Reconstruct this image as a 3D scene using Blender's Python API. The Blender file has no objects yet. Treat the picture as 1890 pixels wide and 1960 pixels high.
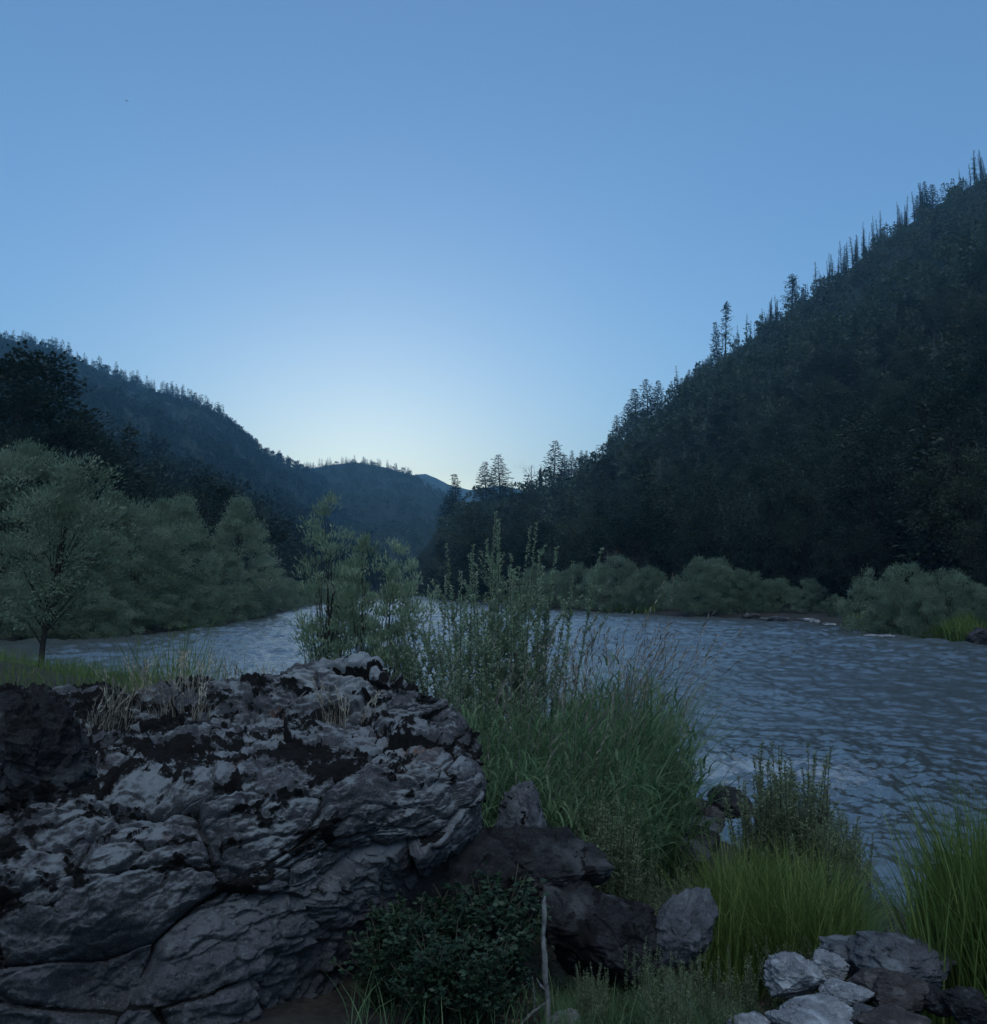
import bpy, math, random
import numpy as np

rng = np.random.default_rng(11)
random.seed(11)
sc = bpy.context.scene
COL = sc.collection
H = 3.2                      # eye height above the river
PITCH = math.radians(5.1)
FPX = 1637.0                 # focal length in units of a 1890-wide picture


# ---------------------------------------------------------------- camera rays
def ray(X, Y):
    cx = (np.asarray(X, float) - 945) / FPX
    cy = (980 - np.asarray(Y, float)) / FPX
    cp, sp = math.cos(PITCH), math.sin(PITCH)
    return cx, cp - sp * cy, sp + cp * cy


def at(X, Y, D):
    """world point seen at (X, Y) at depth y = D"""
    x, y, z = ray(X, Y)
    k = np.asarray(D, float) / y
    return np.stack([x * k, y * k, H + z * k], -1)


def on_z(X, Y, z0=0.0):
    x, y, z = ray(X, Y)
    k = (z0 - H) / z
    return np.stack([x * k, y * k, H + z * k], -1)


# ---------------------------------------------------------------- noise
_r = np.random.default_rng(3)
PERM = _r.permutation(256).astype(np.int64)
PERM = np.concatenate([PERM, PERM, PERM])
GR = _r.normal(size=(256, 3))
GR /= np.linalg.norm(GR, axis=1, keepdims=True)


RV = _r.uniform(size=256)


def perlin(p):
    p = np.asarray(p, float)
    i = np.floor(p).astype(np.int64)
    f = p - i
    i &= 255
    u = f * f * f * (f * (f * 6 - 15) + 10)
    out = 0.0
    for dx in (0, 1):
        wx = u[..., 0] if dx else 1 - u[..., 0]
        for dy in (0, 1):
            wy = u[..., 1] if dy else 1 - u[..., 1]
            for dz in (0, 1):
                wz = u[..., 2] if dz else 1 - u[..., 2]
                h = PERM[PERM[PERM[(i[..., 0] + dx) & 255] + ((i[..., 1] + dy) & 255)] + ((i[..., 2] + dz) & 255)]
                g = GR[h]
                out = out + wx * wy * wz * (g[..., 0] * (f[..., 0] - dx) + g[..., 1] * (f[..., 1] - dy) + g[..., 2] * (f[..., 2] - dz))
    return out * 1.5


def fbm(p, octv=4, gain=0.5, lac=2.03):
    s, a, n = 0.0, 1.0, 0.0
    p = np.asarray(p, float)
    for k in range(octv):
        s = s + a * perlin(p + 17.3 * k)
        n += a
        a *= gain
        p = p * lac
    return s / n


def ridged(p, octv=4):
    s, a, n = 0.0, 1.0, 0.0
    p = np.asarray(p, float)
    for k in range(octv):
        s = s + a * (1 - np.abs(perlin(p + 9.1 * k)) * 2)
        n += a
        a *= 0.5
        p = p * 2.07
    return s / n


def worley(p, ids=False):
    """F1, F2 of a jittered cell pattern"""
    p = np.asarray(p, float)
    i = np.floor(p).astype(np.int64)
    f1 = np.full(p.shape[:-1], 9.0)
    f2 = np.full(p.shape[:-1], 9.0)
    hid = np.zeros(p.shape[:-1], np.int64)
    vec = np.zeros(p.shape)
    for dx in (-1, 0, 1):
        for dy in (-1, 0, 1):
            for dz in (-1, 0, 1):
                c = i + np.array([dx, dy, dz])
                h = PERM[PERM[PERM[c[..., 0] & 255] + (c[..., 1] & 255)] + (c[..., 2] & 255)]
                w = p - (c + 0.5 + 0.42 * GR[h])
                d = np.linalg.norm(w, axis=-1)
                if ids:
                    vec = np.where((d < f1)[..., None], w, vec)
                f2 = np.where(d < f1, f1, np.minimum(f2, d))
                hid = np.where(d < f1, h, hid)
                f1 = np.minimum(f1, d)
    return (f1, f2, hid, vec) if ids else (f1, f2)


def sstep(a, b, x):
    t = np.clip((x - a) / (b - a), 0, 1)
    return t * t * (3 - 2 * t)


def unit(v):
    return v / np.maximum(np.linalg.norm(v, axis=-1, keepdims=True), 1e-9)


# ---------------------------------------------------------------- mesh building
class Geo:
    def __init__(self):
        self.V, self.F, self.M, self.A, self.n = [], [], [], [], 0

    def add(self, V, F, m=0, a=0.5):
        V = np.asarray(V, float).reshape(-1, 3)
        F = np.asarray(F, np.int64)
        self.V.append(V)
        self.F.append(F + self.n)
        self.M.append(np.full(len(F), m, np.int32))
        self.A.append(np.broadcast_to(np.asarray(a, float), (len(V),)))
        self.n += len(V)

    def merge(self, g, R, t, s, a=None):
        """append a rotated, scaled copy of another Geo"""
        V, F, M, A = g.arrays()
        self.V.append((V * s) @ R.T + t)
        for f in F:
            self.F.append(f + self.n)
        for m in M:
            self.M.append(m)
        self.A.append(A if a is None else np.clip(A + a, 0, 1))
        self.n += len(V)

    def arrays(self):
        return np.concatenate(self.V), self.F, self.M, np.concatenate(self.A)

    def mesh(self, name, mats, smooth=True):
        V, F, M, A = self.arrays()
        me = bpy.data.meshes.new(name)
        me.vertices.add(len(V))
        me.vertices.foreach_set('co', V.astype(np.float32).ravel())
        tot = np.concatenate([np.full(len(f), f.shape[1], np.int32) for f in F])
        loops = np.concatenate([f.ravel() for f in F]).astype(np.int32)
        me.loops.add(len(loops))
        me.loops.foreach_set('vertex_index', loops)
        me.polygons.add(len(tot))
        st = np.zeros(len(tot), np.int32)
        st[1:] = np.cumsum(tot)[:-1]
        me.polygons.foreach_set('loop_start', st)
        me.polygons.foreach_set('loop_total', tot)
        me.polygons.foreach_set('material_index', np.concatenate(M).astype(np.int32))
        me.polygons.foreach_set('use_smooth', np.full(len(tot), smooth, bool))
        at_ = me.attributes.new('tint', 'FLOAT', 'POINT')
        at_.data.foreach_set('value', A.astype(np.float32))
        for m in mats:
            me.materials.append(m)
        me.update(calc_edges=True)
        return me


def grid_faces(nu, nv, wrap=False):
    i = np.arange(nu - 1)[:, None] * nv
    j = np.arange(nv if wrap else nv - 1)[None, :]
    j2 = (j + 1) % nv
    return np.stack([i + j, i + nv + j, i + nv + j2, i + j2], -1).reshape(-1, 4)


def tube(g, P, Rad, sides=6, m=0, a=0.5):
    P = np.asarray(P, float)
    Rad = np.asarray(Rad, float)
    T = unit(np.gradient(P, axis=0))
    up = np.array([0.31, 0.92, 0.12]) if abs(T[:, 2]).mean() > 0.5 else np.array([0.05, 0.1, 1.0])
    A = unit(np.cross(T, up))
    B = np.cross(T, A)
    an = np.linspace(0, 2 * math.pi, sides, endpoint=False)
    V = P[:, None] + Rad[:, None, None] * (A[:, None] * np.cos(an)[None, :, None] + B[:, None] * np.sin(an)[None, :, None])
    g.add(V, grid_faces(len(P), sides, True), m, a)


def leaves(g, P, D, L, W, m=0, a=None, droop=0.15, r=rng, flat=0.9):
    """a folded diamond per leaf: base, side, tip, side"""
    n = len(P)
    D = unit(D)
    up = r.normal(size=(n, 3)) * 0.8 + np.array([0, 0, flat])
    S = unit(np.cross(D, up))
    N = np.cross(S, D)
    L = np.broadcast_to(L, (n,))[:, None]
    W = np.broadcast_to(W, (n,))[:, None]
    mid = P + D * L * 0.45
    V = np.stack([P, mid + S * W * 0.5 + N * W * 0.12, P + D * L - N * L * droop, mid - S * W * 0.5 + N * W * 0.12], 1)
    F = np.arange(4 * n).reshape(n, 4)
    a = r.uniform(0, 1, n) if a is None else a
    g.add(V, F, m, np.repeat(a, 4))


def blades(g, P, az, Hh, bend, W, seg=5, m=0, a=None, lean=None, r=rng):
    """tapered grass blades; az = direction of the bend, bend = sideways reach / height"""
    n = len(P)
    t = np.linspace(0, 1, seg + 1)
    d = np.stack([np.cos(az), np.sin(az), np.zeros(n)], -1)
    yaw = az + math.pi / 2 + r.normal(0, 0.6, n)
    s = np.stack([np.cos(yaw), np.sin(yaw), np.zeros(n)], -1)
    sag = np.clip(bend - 0.45, 0, 1)
    z = Hh[:, None] * (t[None] - 0.75 * sag[:, None] * t[None] ** 3)
    reach = (Hh * bend)[:, None] * t[None] ** 2.1
    C = P[:, None] + d[:, None] * reach[..., None]
    C[..., 2] += z
    if lean is not None:
        C = C + lean[:, None] * (t[None, :, None])
    w = (W[:, None] * 0.5) * (1 - t[None] ** 2.2 * 0.97) * (0.65 + 0.7 * np.sqrt(np.clip(t[None], 0, 1)) * (1 - t[None]))
    V = np.stack([C - s[:, None] * w[..., None], C + s[:, None] * w[..., None]], 2)
    base = (np.arange(n) * (seg + 1) * 2)[:, None]
    k = (np.arange(seg) * 2)[None]
    F = np.stack([base + k, base + k + 1, base + k + 3, base + k + 2], -1).reshape(-1, 4)
    a = r.uniform(0, 1, n) if a is None else a
    g.add(V, F, m, np.repeat(a, (seg + 1) * 2))
    return C[:, -1], unit(C[:, -1] - C[:, -2])


# ---------------------------------------------------------------- objects
def tag(o, label=None, cat=None, group=None, kind=None):
    if label:
        o['label'] = label
    if cat:
        o['category'] = cat
    if group:
        o['group'] = group
    if kind:
        o['kind'] = kind
    return o


def obj(name, me, parent=None, loc=None, rz=0.0, s=1.0):
    o = bpy.data.objects.new(name, me)
    COL.objects.link(o)
    if parent:
        o.parent = parent
    if loc is not None:
        o.location = [float(q) for q in loc]
    o.rotation_euler = (0, 0, rz)
    if isinstance(s, (int, float)):
        s = (s, s, s)
    o.scale = s
    return o


def thing(name, parts, label, cat, group=None, loc=(0, 0, 0), rz=0.0, s=1.0):
    """an Empty that parents one mesh object per (part name, mesh)"""
    e = obj(name, None, None, loc, rz, s)
    e.empty_display_size = 0.2
    tag(e, label, cat, group)
    for pn, me in parts:
        obj(pn, me, e)
    return e


# ---------------------------------------------------------------- materials
def new_mat(name):
    m = bpy.data.materials.new(name)
    m.use_nodes = True
    nt = m.node_tree
    return m, nt, nt.nodes['Principled BSDF'], nt.nodes['Material Output']


def ramp(nt, stops, interp='LINEAR'):
    n = nt.nodes.new('ShaderNodeValToRGB')
    n.color_ramp.interpolation = interp
    el = n.color_ramp.elements
    while len(el) < len(stops):
        el.new(0.5)
    for e, (p, c) in zip(el, stops):
        e.position = p
        e.color = (*c, 1)
    return n


def noise_node(nt, scale, detail=5, rough=0.55, coord='Object', vec=None):
    if vec is None:
        tc = nt.nodes.new('ShaderNodeTexCoord')
        vec = tc.outputs[coord]
    n = nt.nodes.new('ShaderNodeTexNoise')
    n.inputs['Scale'].default_value = scale
    n.inputs['Detail'].default_value = detail
    n.inputs['Roughness'].default_value = rough
    nt.links.new(vec, n.inputs['Vector'])
    return n


def math_node(nt, op, a, b):
    n = nt.nodes.new('ShaderNodeMath')
    n.operation = op
    for k, q in enumerate((a, b)):
        if isinstance(q, (int, float)):
            n.inputs[k].default_value = q
        else:
            nt.links.new(q, n.inputs[k])
    return n.outputs[0]


def mix_col(nt, fac, a, b):
    n = nt.nodes.new('ShaderNodeMix')
    n.data_type = 'RGBA'
    for sock, q in ((n.inputs[0], fac), (n.inputs[6], a), (n.inputs[7], b)):
        if isinstance(q, (int, float)):
            sock.default_value = q
        elif isinstance(q, tuple):
            sock.default_value = (*q, 1)
        else:
            nt.links.new(q, sock)
    return n.outputs[2]


def attr(nt, name):
    n = nt.nodes.new('ShaderNodeAttribute')
    n.attribute_name = name
    return n.outputs['Fac']


def leaf_mat(name, c0, c1, c2, translucent=0.25, rough=0.6, spec=0.25, rand=0.35):
    m, nt, p, out = new_mat(name)
    oi = nt.nodes.new('ShaderNodeObjectInfo')
    t = attr(nt, 'tint')
    f = math_node(nt, 'ADD', math_node(nt, 'MULTIPLY', t, 1 - rand), math_node(nt, 'MULTIPLY', oi.outputs['Random'], rand))
    r = ramp(nt, [(0.08, c0), (0.5, c1), (0.95, c2)])
    nt.links.new(f, r.inputs[0])
    nt.links.new(r.outputs[0], p.inputs['Base Color'])
    p.inputs['Roughness'].default_value = rough
    p.inputs['Specular IOR Level'].default_value = spec
    if translucent:
        tr = nt.nodes.new('ShaderNodeBsdfTranslucent')
        nt.links.new(r.outputs[0], tr.inputs[0])
        mx = nt.nodes.new('ShaderNodeMixShader')
        mx.inputs[0].default_value = translucent
        nt.links.new(p.outputs[0], mx.inputs[1])
        nt.links.new(tr.outputs[0], mx.inputs[2])
        nt.links.new(mx.outputs[0], out.inputs[0])
    return m


def bark_mat(name, c0, c1, scale=9):
    m, nt, p, out = new_mat(name)
    n = noise_node(nt, scale, 6, 0.65)
    r = ramp(nt, [(0.3, c0), (0.7, c1)])
    nt.links.new(n.outputs[0], r.inputs[0])
    nt.links.new(r.outputs[0], p.inputs['Base Color'])
    p.inputs['Roughness'].default_value = 0.9
    p.inputs['Specular IOR Level'].default_value = 0.15
    b = nt.nodes.new('ShaderNodeBump')
    b.inputs['Strength'].default_value = 0.5
    b.inputs['Distance'].default_value = 0.02
    nt.links.new(n.outputs[0], b.inputs['Height'])
    nt.links.new(b.outputs[0], p.inputs['Normal'])
    return m


M_bark = bark_mat('bark', (0.02, 0.017, 0.014), (0.06, 0.052, 0.045))
M_snag = bark_mat('grey_dead_wood', (0.07, 0.066, 0.062), (0.17, 0.165, 0.16))
M_char = bark_mat('charred_wood', (0.012, 0.011, 0.011), (0.05, 0.045, 0.042))
M_drift = bark_mat('bleached_wood', (0.06, 0.06, 0.06), (0.27, 0.27, 0.265), 22)
M_willow = leaf_mat('willow_leaf', (0.115, 0.16, 0.10), (0.185, 0.245, 0.16), (0.28, 0.34, 0.24), 0.42)
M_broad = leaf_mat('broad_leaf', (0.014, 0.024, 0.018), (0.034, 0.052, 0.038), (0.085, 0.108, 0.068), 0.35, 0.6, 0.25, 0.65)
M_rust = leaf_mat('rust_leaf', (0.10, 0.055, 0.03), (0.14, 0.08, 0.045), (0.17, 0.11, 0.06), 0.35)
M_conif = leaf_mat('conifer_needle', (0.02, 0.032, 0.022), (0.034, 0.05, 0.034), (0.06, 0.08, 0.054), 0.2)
M_reed = leaf_mat('reed_blade', (0.058, 0.115, 0.05), (0.10, 0.175, 0.08), (0.2, 0.27, 0.14), 0.4)
M_lime = leaf_mat('fresh_grass_blade', (0.06, 0.10, 0.026), (0.105, 0.16, 0.038), (0.23, 0.29, 0.085), 0.4)
M_dry = leaf_mat('dry_grass_blade', (0.17, 0.145, 0.105), (0.29, 0.25, 0.19), (0.4, 0.36, 0.28), 0.2)
M_seed = leaf_mat('seed_head', (0.12, 0.10, 0.085), (0.19, 0.16, 0.135), (0.28, 0.24, 0.2), 0.2)
M_mug = leaf_mat('grey_herb_leaf', (0.13, 0.165, 0.09), (0.19, 0.23, 0.13), (0.28, 0.32, 0.2), 0.4)
M_shrub = leaf_mat('shrub_leaf', (0.012, 0.03, 0.015), (0.022, 0.046, 0.024), (0.042, 0.075, 0.04), 0.2, 0.5, 0.3)
M_sap = leaf_mat('sapling_leaf', (0.18, 0.24, 0.15), (0.27, 0.35, 0.22), (0.38, 0.45, 0.31), 0.42)
M_stem = bark_mat('green_stem', (0.04, 0.04, 0.028), (0.09, 0.085, 0.06), 20)
M_litter = leaf_mat('dead_leaf', (0.05, 0.032, 0.02), (0.1, 0.065, 0.042), (0.18, 0.13, 0.09), 0.1)


def rock_mat(name, base0, base1, pale, moss=(0.0095, 0.009, 0.009), scale=6.0):
    """grey rock; 'tint' = moss cover, 'pale' = lichen cover, 'rust' = orange lichen"""
    m, nt, p, out = new_mat(name)
    n1 = noise_node(nt, scale, 8, 0.62)
    n2 = noise_node(nt, scale * 5.5, 6, 0.7)
    n3 = noise_node(nt, scale * 18, 4, 0.75)
    r1 = ramp(nt, [(0.3, base0), (0.68, base1)])
    nt.links.new(n1.outputs[0], r1.inputs[0])
    sp = ramp(nt, [(0.55, (0, 0, 0)), (0.68, (1, 1, 1))])
    nt.links.new(n2.outputs[0], sp.inputs[0])
    fac = math_node(nt, 'MULTIPLY', sp.outputs[0], 0.5)
    c = mix_col(nt, fac, r1.outputs[0], pale)
    dk = ramp(nt, [(0.36, (1, 1, 1)), (0.5, (0, 0, 0))])
    nt.links.new(n3.outputs[0], dk.inputs[0])
    c = mix_col(nt, math_node(nt, 'MULTIPLY', dk.outputs[0], 0.8), c, tuple(q * 0.35 for q in base0))
    pl = math_node(nt, 'MULTIPLY', attr(nt, 'pale'), 0.85)
    c = mix_col(nt, pl, c, mix_col(nt, n2.outputs[0], tuple(q * 0.8 for q in pale), tuple(min(1, q * 1.25) for q in pale)))
    c = mix_col(nt, attr(nt, 'rust'), c, (0.17, 0.075, 0.035))
    mo = ramp(nt, [(0.46, (0, 0, 0)), (0.54, (1, 1, 1))])
    mf = math_node(nt, 'ADD', attr(nt, 'tint'), math_node(nt, 'MULTIPLY', math_node(nt, 'SUBTRACT', n2.outputs[0], 0.5), 0.8))
    nt.links.new(mf, mo.inputs[0])
    mc = mix_col(nt, n1.outputs[0], tuple(q * 0.7 for q in moss), tuple(q * 1.5 for q in moss))
    c = mix_col(nt, mo.outputs[0], c, mc)
    nt.links.new(c, p.inputs['Base Color'])
    p.inputs['Roughness'].default_value = 0.95
    p.inputs['Specular IOR Level'].default_value = 0.1
    b = nt.nodes.new('ShaderNodeBump')
    b.inputs['Strength'].default_value = 0.7
    b.inputs['Distance'].default_value = 0.012
    hsum = math_node(nt, 'ADD', n2.outputs[0], math_node(nt, 'MULTIPLY', n3.outputs[0], 0.6))
    nt.links.new(hsum, b.inputs['Height'])
    nt.links.new(b.outputs[0], p.inputs['Normal'])
    return m


M_rock = rock_mat('lichen_rock', (0.038, 0.0375, 0.041), (0.092, 0.091, 0.1), (0.21, 0.225, 0.238))
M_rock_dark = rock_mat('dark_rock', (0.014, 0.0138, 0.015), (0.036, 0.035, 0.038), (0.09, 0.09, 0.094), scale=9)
M_rock_pale = rock_mat('pale_rock', (0.12, 0.126, 0.138), (0.3, 0.31, 0.33), (0.46, 0.48, 0.5), scale=12)
M_rock_grey = rock_mat('grey_rock', (0.05, 0.053, 0.06), (0.12, 0.123, 0.135), (0.2, 0.21, 0.225), scale=10)
M_rock_brown = rock_mat('brown_rock', (0.035, 0.03, 0.03), (0.08, 0.07, 0.07), (0.14, 0.13, 0.13), scale=10)

# ---------------------------------------------------------------- river and ground
near_shore = np.array([(-400, 34), (-60, 33), (-30, 34), (-20, 33.5), (-13, 31), (-7.5, 25.5), (-3.6, 18.0), (-0.6, 13.4), (2.2, 12.2),
                       (3.0, 11.2), (3.4, 9.9), (4.3, 8.4), (6.0, 7.3), (9, 5.0), (12, 1), (14, -10), (16, -60), (20, -400)], float)
far_right = np.array([(70, -400), (36, -60), (32, -10), (29.5, 20), (28.0, 36), (27.0, 47), (26.6, 57), (28.4, 67), (27.0, 83), (20.3, 93),
                      (12.4, 115), (7.7, 128), (-6, 200), (-11, 235), (-14, 300), (0, 380), (60, 470)], float)
far_left = np.array([(30, 520), (-40, 430), (-58, 330), (-52, 262), (-46, 221), (-31, 140), (-28.2, 120), (-23.8, 83), (-22.6, 60), (-27, 49),
                     (-40, 46), (-60, 48), (-400, 50)], float)
RIVER = np.concatenate([near_shore, far_right, far_left])


def seg_dist(x, y, A, closed=False):
    d = np.full(np.shape(x), 1e9)
    B = np.concatenate([A, A[:1]]) if closed else A
    for (x0, y0), (x1, y1) in zip(B[:-1], B[1:]):
        ex, ey = x1 - x0, y1 - y0
        t = np.clip(((x - x0) * ex + (y - y0) * ey) / (ex * ex + ey * ey), 0, 1)
        d = np.minimum(d, np.hypot(x - x0 - t * ex, y - y0 - t * ey))
    return d


def in_river(x, y):
    c = np.zeros(np.shape(x), bool)
    B = np.concatenate([RIVER, RIVER[:1]])
    for (x0, y0), (x1, y1) in zip(B[:-1], B[1:]):
        if y0 == y1:
            continue
        hit = ((y0 > y) != (y1 > y)) & (x < (x1 - x0) * (y - y0) / (y1 - y0) + x0)
        c ^= hit
    return c


def ground_z(x, y, detail=True):
    x = np.asarray(x, float)
    y = np.asarray(y, float)
    dn = seg_dist(x, y, near_shore)
    df = np.minimum(seg_dist(x, y, far_right), seg_dist(x, y, far_left))
    wet = in_river(x, y)
    d = np.minimum(dn, df)
    p = np.stack([x, y, np.zeros_like(x)], -1)
    wob = fbm(p * 0.35, 3) if detail else 0.0
    dd = np.clip(d + wob * np.minimum(1.2, 0.25 * d + 0.15), 0, None)
    zn = 0.28 * sstep(0, 0.8, dd) + 1.22 * sstep(0.6, 8.2, dd) + 0.15 * sstep(8, 14, dd)
    zf = 0.5 * sstep(0, 1.5, dd) + 0.045 * np.minimum(dd, 120)
    z = np.where(dn < df, zn, zf)
    z = np.where(wet, -np.minimum(1.6, 0.05 + 0.28 * d), z)
    if detail:
        z = z + np.where(wet, 0.04, 0.07) * fbm(p * 1.3, 4) + 0.018 * fbm(p * 7, 3) * np.exp(-np.hypot(x, y) / 25)
    return z


def gz(x, y):
    return float(ground_z(np.array([x]), np.array([y]))[0])


u = np.linspace(-7.7, 7.7, 640)
gx = 1.0 + 3.0 * np.sinh(u)
gy = 5.0 + 3.0 * np.sinh(u)
GX, GY = np.meshgrid(gx, gy, indexing='ij')
GZ = ground_z(GX, GY)
g = Geo()
g.add(np.stack([GX, GY, GZ], -1), grid_faces(640, 640))
m, nt, p, out = new_mat('bank_soil')
n1 = noise_node(nt, 0.9, 8, 0.65)
n2 = noise_node(nt, 14, 8, 0.75)
r1 = ramp(nt, [(0.3, (0.018, 0.016, 0.013)), (0.5, (0.034, 0.029, 0.024)), (0.7, (0.028, 0.031, 0.018))])
r2 = ramp(nt, [(0.42, (0.35, 0.33, 0.3)), (0.62, (1.25, 1.2, 1.1))])
nt.links.new(n1.outputs[0], r1.inputs[0])
nt.links.new(n2.outputs[0], r2.inputs[0])
mm = nt.nodes.new('ShaderNodeMix')
mm.data_type = 'RGBA'
mm.blend_type = 'MULTIPLY'
mm.inputs[0].default_value = 1
nt.links.new(r1.outputs[0], mm.inputs[6])
nt.links.new(r2.outputs[0], mm.inputs[7])
nt.links.new(mm.outputs[2], p.inputs['Base Color'])
p.inputs['Roughness'].default_value = 0.95
b = nt.nodes.new('ShaderNodeBump')
b.inputs['Strength'].default_value = 0.8
b.inputs['Distance'].default_value = 0.03
nt.links.new(n2.outputs[0], b.inputs['Height'])
nt.links.new(b.outputs[0], p.inputs['Normal'])
tag(obj('ground', g.mesh('ground', [m])), kind='structure')

# water: fan-shaped grid, finer near the viewer's bank, waves as real relief
NR, NT = 1000, 1150
rr = np.exp(np.linspace(math.log(6.5), math.log(480), NR))
th = np.linspace(math.radians(-64), math.radians(88), NT)
RR, TH = np.meshgrid(rr, th, indexing='ij')
WX, WY = RR * np.sin(TH), RR * np.cos(TH) - 0.0
cell = np.maximum(RR * (th[1] - th[0]), RR * 0.0043)
p3 = np.stack([WX, WY, 0 * WX], -1)
warp1 = fbm(p3 * 0.5, 3) * 0.55
warp2 = fbm(p3 * 0.5 + 40, 3) * 0.55
ax, ay = WX + warp1, WY + warp2
wz = np.zeros_like(WX)
r_ = np.random.default_rng(5)
lost = np.zeros_like(WX)
for k in range(90):
    lam = 0.09 * (3.2 / 0.09) ** r_.uniform()
    ang = r_.normal(math.radians(112), 0.9)
    st = 0.024 * (lam / 0.5) ** -0.05
    amp = st * lam / (2 * math.pi)
    ph = r_.uniform(0, 6.28)
    q = (ax * math.cos(ang) + ay * math.sin(ang)) * 2 * math.pi / lam + ph
    wv = 0.7 * np.sin(q) + 1.1 * (0.64 - np.abs(np.sin(q * 0.5 + 0.4)))
    kp = np.clip((lam / (0.5 * cell) - 1.6) / 1.6, 0, 1)
    wz += amp * wv * kp
    lost += (st * 0.75) ** 2 * (1 - kp) ** 2
for k, (lam, av) in enumerate(((0.10, 0.12), (0.18, 0.11), (0.34, 0.088), (0.66, 0.05), (1.3, 0.032), (2.6, 0.018))):
    kp = np.clip((lam / (0.5 * cell) - 1.6) / 1.6, 0, 1)
    pw = np.stack([(ax * 0.93 - ay * 0.37) / lam, (ax * 0.37 + ay * 0.93) / lam * 0.8, np.full_like(ax, 3.3 * k)], -1)
    wz += kp * av * lam * (1 - 2 * np.abs(perlin(pw)))
    lost += 0.004 * (1 - kp) ** 2
far_ = sstep(22, 50, np.hypot(WX, WY))            # the faster, rougher upper reach
for k, (lam, av) in enumerate(((0.6, 0.095), (1.1, 0.085), (2.2, 0.05), (4.5, 0.02))):
    kp = np.clip((lam / (0.5 * cell) - 1.6) / 1.6, 0, 1) * far_
    pw = np.stack([(ax * 0.8 - ay * 0.6) / lam, (ax * 0.6 + ay * 0.8) / lam, np.full_like(ax, 2.1 * k + 40)], -1)
    wz += kp * av * lam * (1 - 2 * np.abs(perlin(pw)))
train = np.exp(-(((WX - 8.0) / 5.5) ** 2 + ((WY - 17.0) / 4.5) ** 2))
qq = (WX * 0.42 + WY * 0.91 + 0.9 * warp1 + 0.25 * warp2) * 2 * math.pi / 1.25
wz_train = train * 0.035 * (0.64 - np.abs(np.sin(qq / 2))) * (0.6 + 0.8 * fbm(p3 * 0.8 + 21, 2))
patch = 0.9 + 0.5 * fbm(p3 * 0.2 + 7, 3)
rapid = np.exp(-(((WX - 4.2) / 3.2) ** 2 + ((WY - 14.6) / 1.9) ** 2))
rapid2 = np.exp(-(((WX - 24.0) / 4.0) ** 2 + ((WY - 53.5) / 1.3) ** 2))
shore = sstep(0, 1.5, seg_dist(WX, WY, RIVER, True))
wz = wz * patch * (0.25 + 0.75 * shore) * (1 + 0.8 * rapid)
wz += wz_train
wz += 0.05 * rapid * ridged(p3 * np.array([1.6, 2.6, 1]) + 3, 4)
g = Geo()
g.add(np.stack([WX, WY, wz], -1), grid_faces(NR, NT))
m, nt, p, out = new_mat('river_water')
nb = noise_node(nt, 8, 4, 0.6)
fo = attr(nt, 'foam')
nf = noise_node(nt, 9, 6, 0.7)
ff = ramp(nt, [(0.60, (0, 0, 0)), (0.80, (1, 1, 1))])
nt.links.new(math_node(nt, 'ADD', math_node(nt, 'MULTIPLY', fo, 0.55), math_node(nt, 'MULTIPLY', nf.outputs[0], 0.6)), ff.inputs[0])
foam = math_node(nt, 'MULTIPLY', ff.outputs[0], 0.4)
nt.links.new(mix_col(nt, foam, (0.058, 0.064, 0.064), (0.55, 0.58, 0.6)), p.inputs['Base Color'])
nt.links.new(math_node(nt, 'ADD', math_node(nt, 'MULTIPLY', foam, 0.5), attr(nt, 'chop')), p.inputs['Roughness'])
p.inputs['IOR'].default_value = 2.2
b = nt.nodes.new('ShaderNodeBump')
b.inputs['Strength'].default_value = 1.0
b.inputs['Distance'].default_value = 0.012
nb2 = noise_node(nt, 2.6, 5, 0.62)
nb3 = noise_node(nt, 24, 3, 0.6)
nt.links.new(math_node(nt, 'ADD', math_node(nt, 'ADD', math_node(nt, 'MULTIPLY', nb.outputs[0], 0.9), math_node(nt, 'MULTIPLY', nb3.outputs[0], 0.3)), nb2.outputs[0]), b.inputs['Height'])
nt.links.new(b.outputs[0], p.inputs['Normal'])
me = g.mesh('water', [m])
fa = me.attributes.new('foam', 'FLOAT', 'POINT')
ca = me.attributes.new('chop', 'FLOAT', 'POINT')      # ripples finer than the mesh, as roughness
ca.data.foreach_set('value', np.clip(np.sqrt(1.1 * np.sqrt(lost)), 0.05, 0.26).astype(np.float32).ravel())
streak = sstep(0.1, 0.7, ridged(p3 * np.array([1.1, 2.4, 1]) + 3, 4))
fa.data.foreach_set('value', np.clip(rapid * (0.25 + 0.7 * streak) + rapid2 * 0.7 * streak, 0, 1).astype(np.float32).ravel())
tag(obj('water', me), kind='structure')


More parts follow.
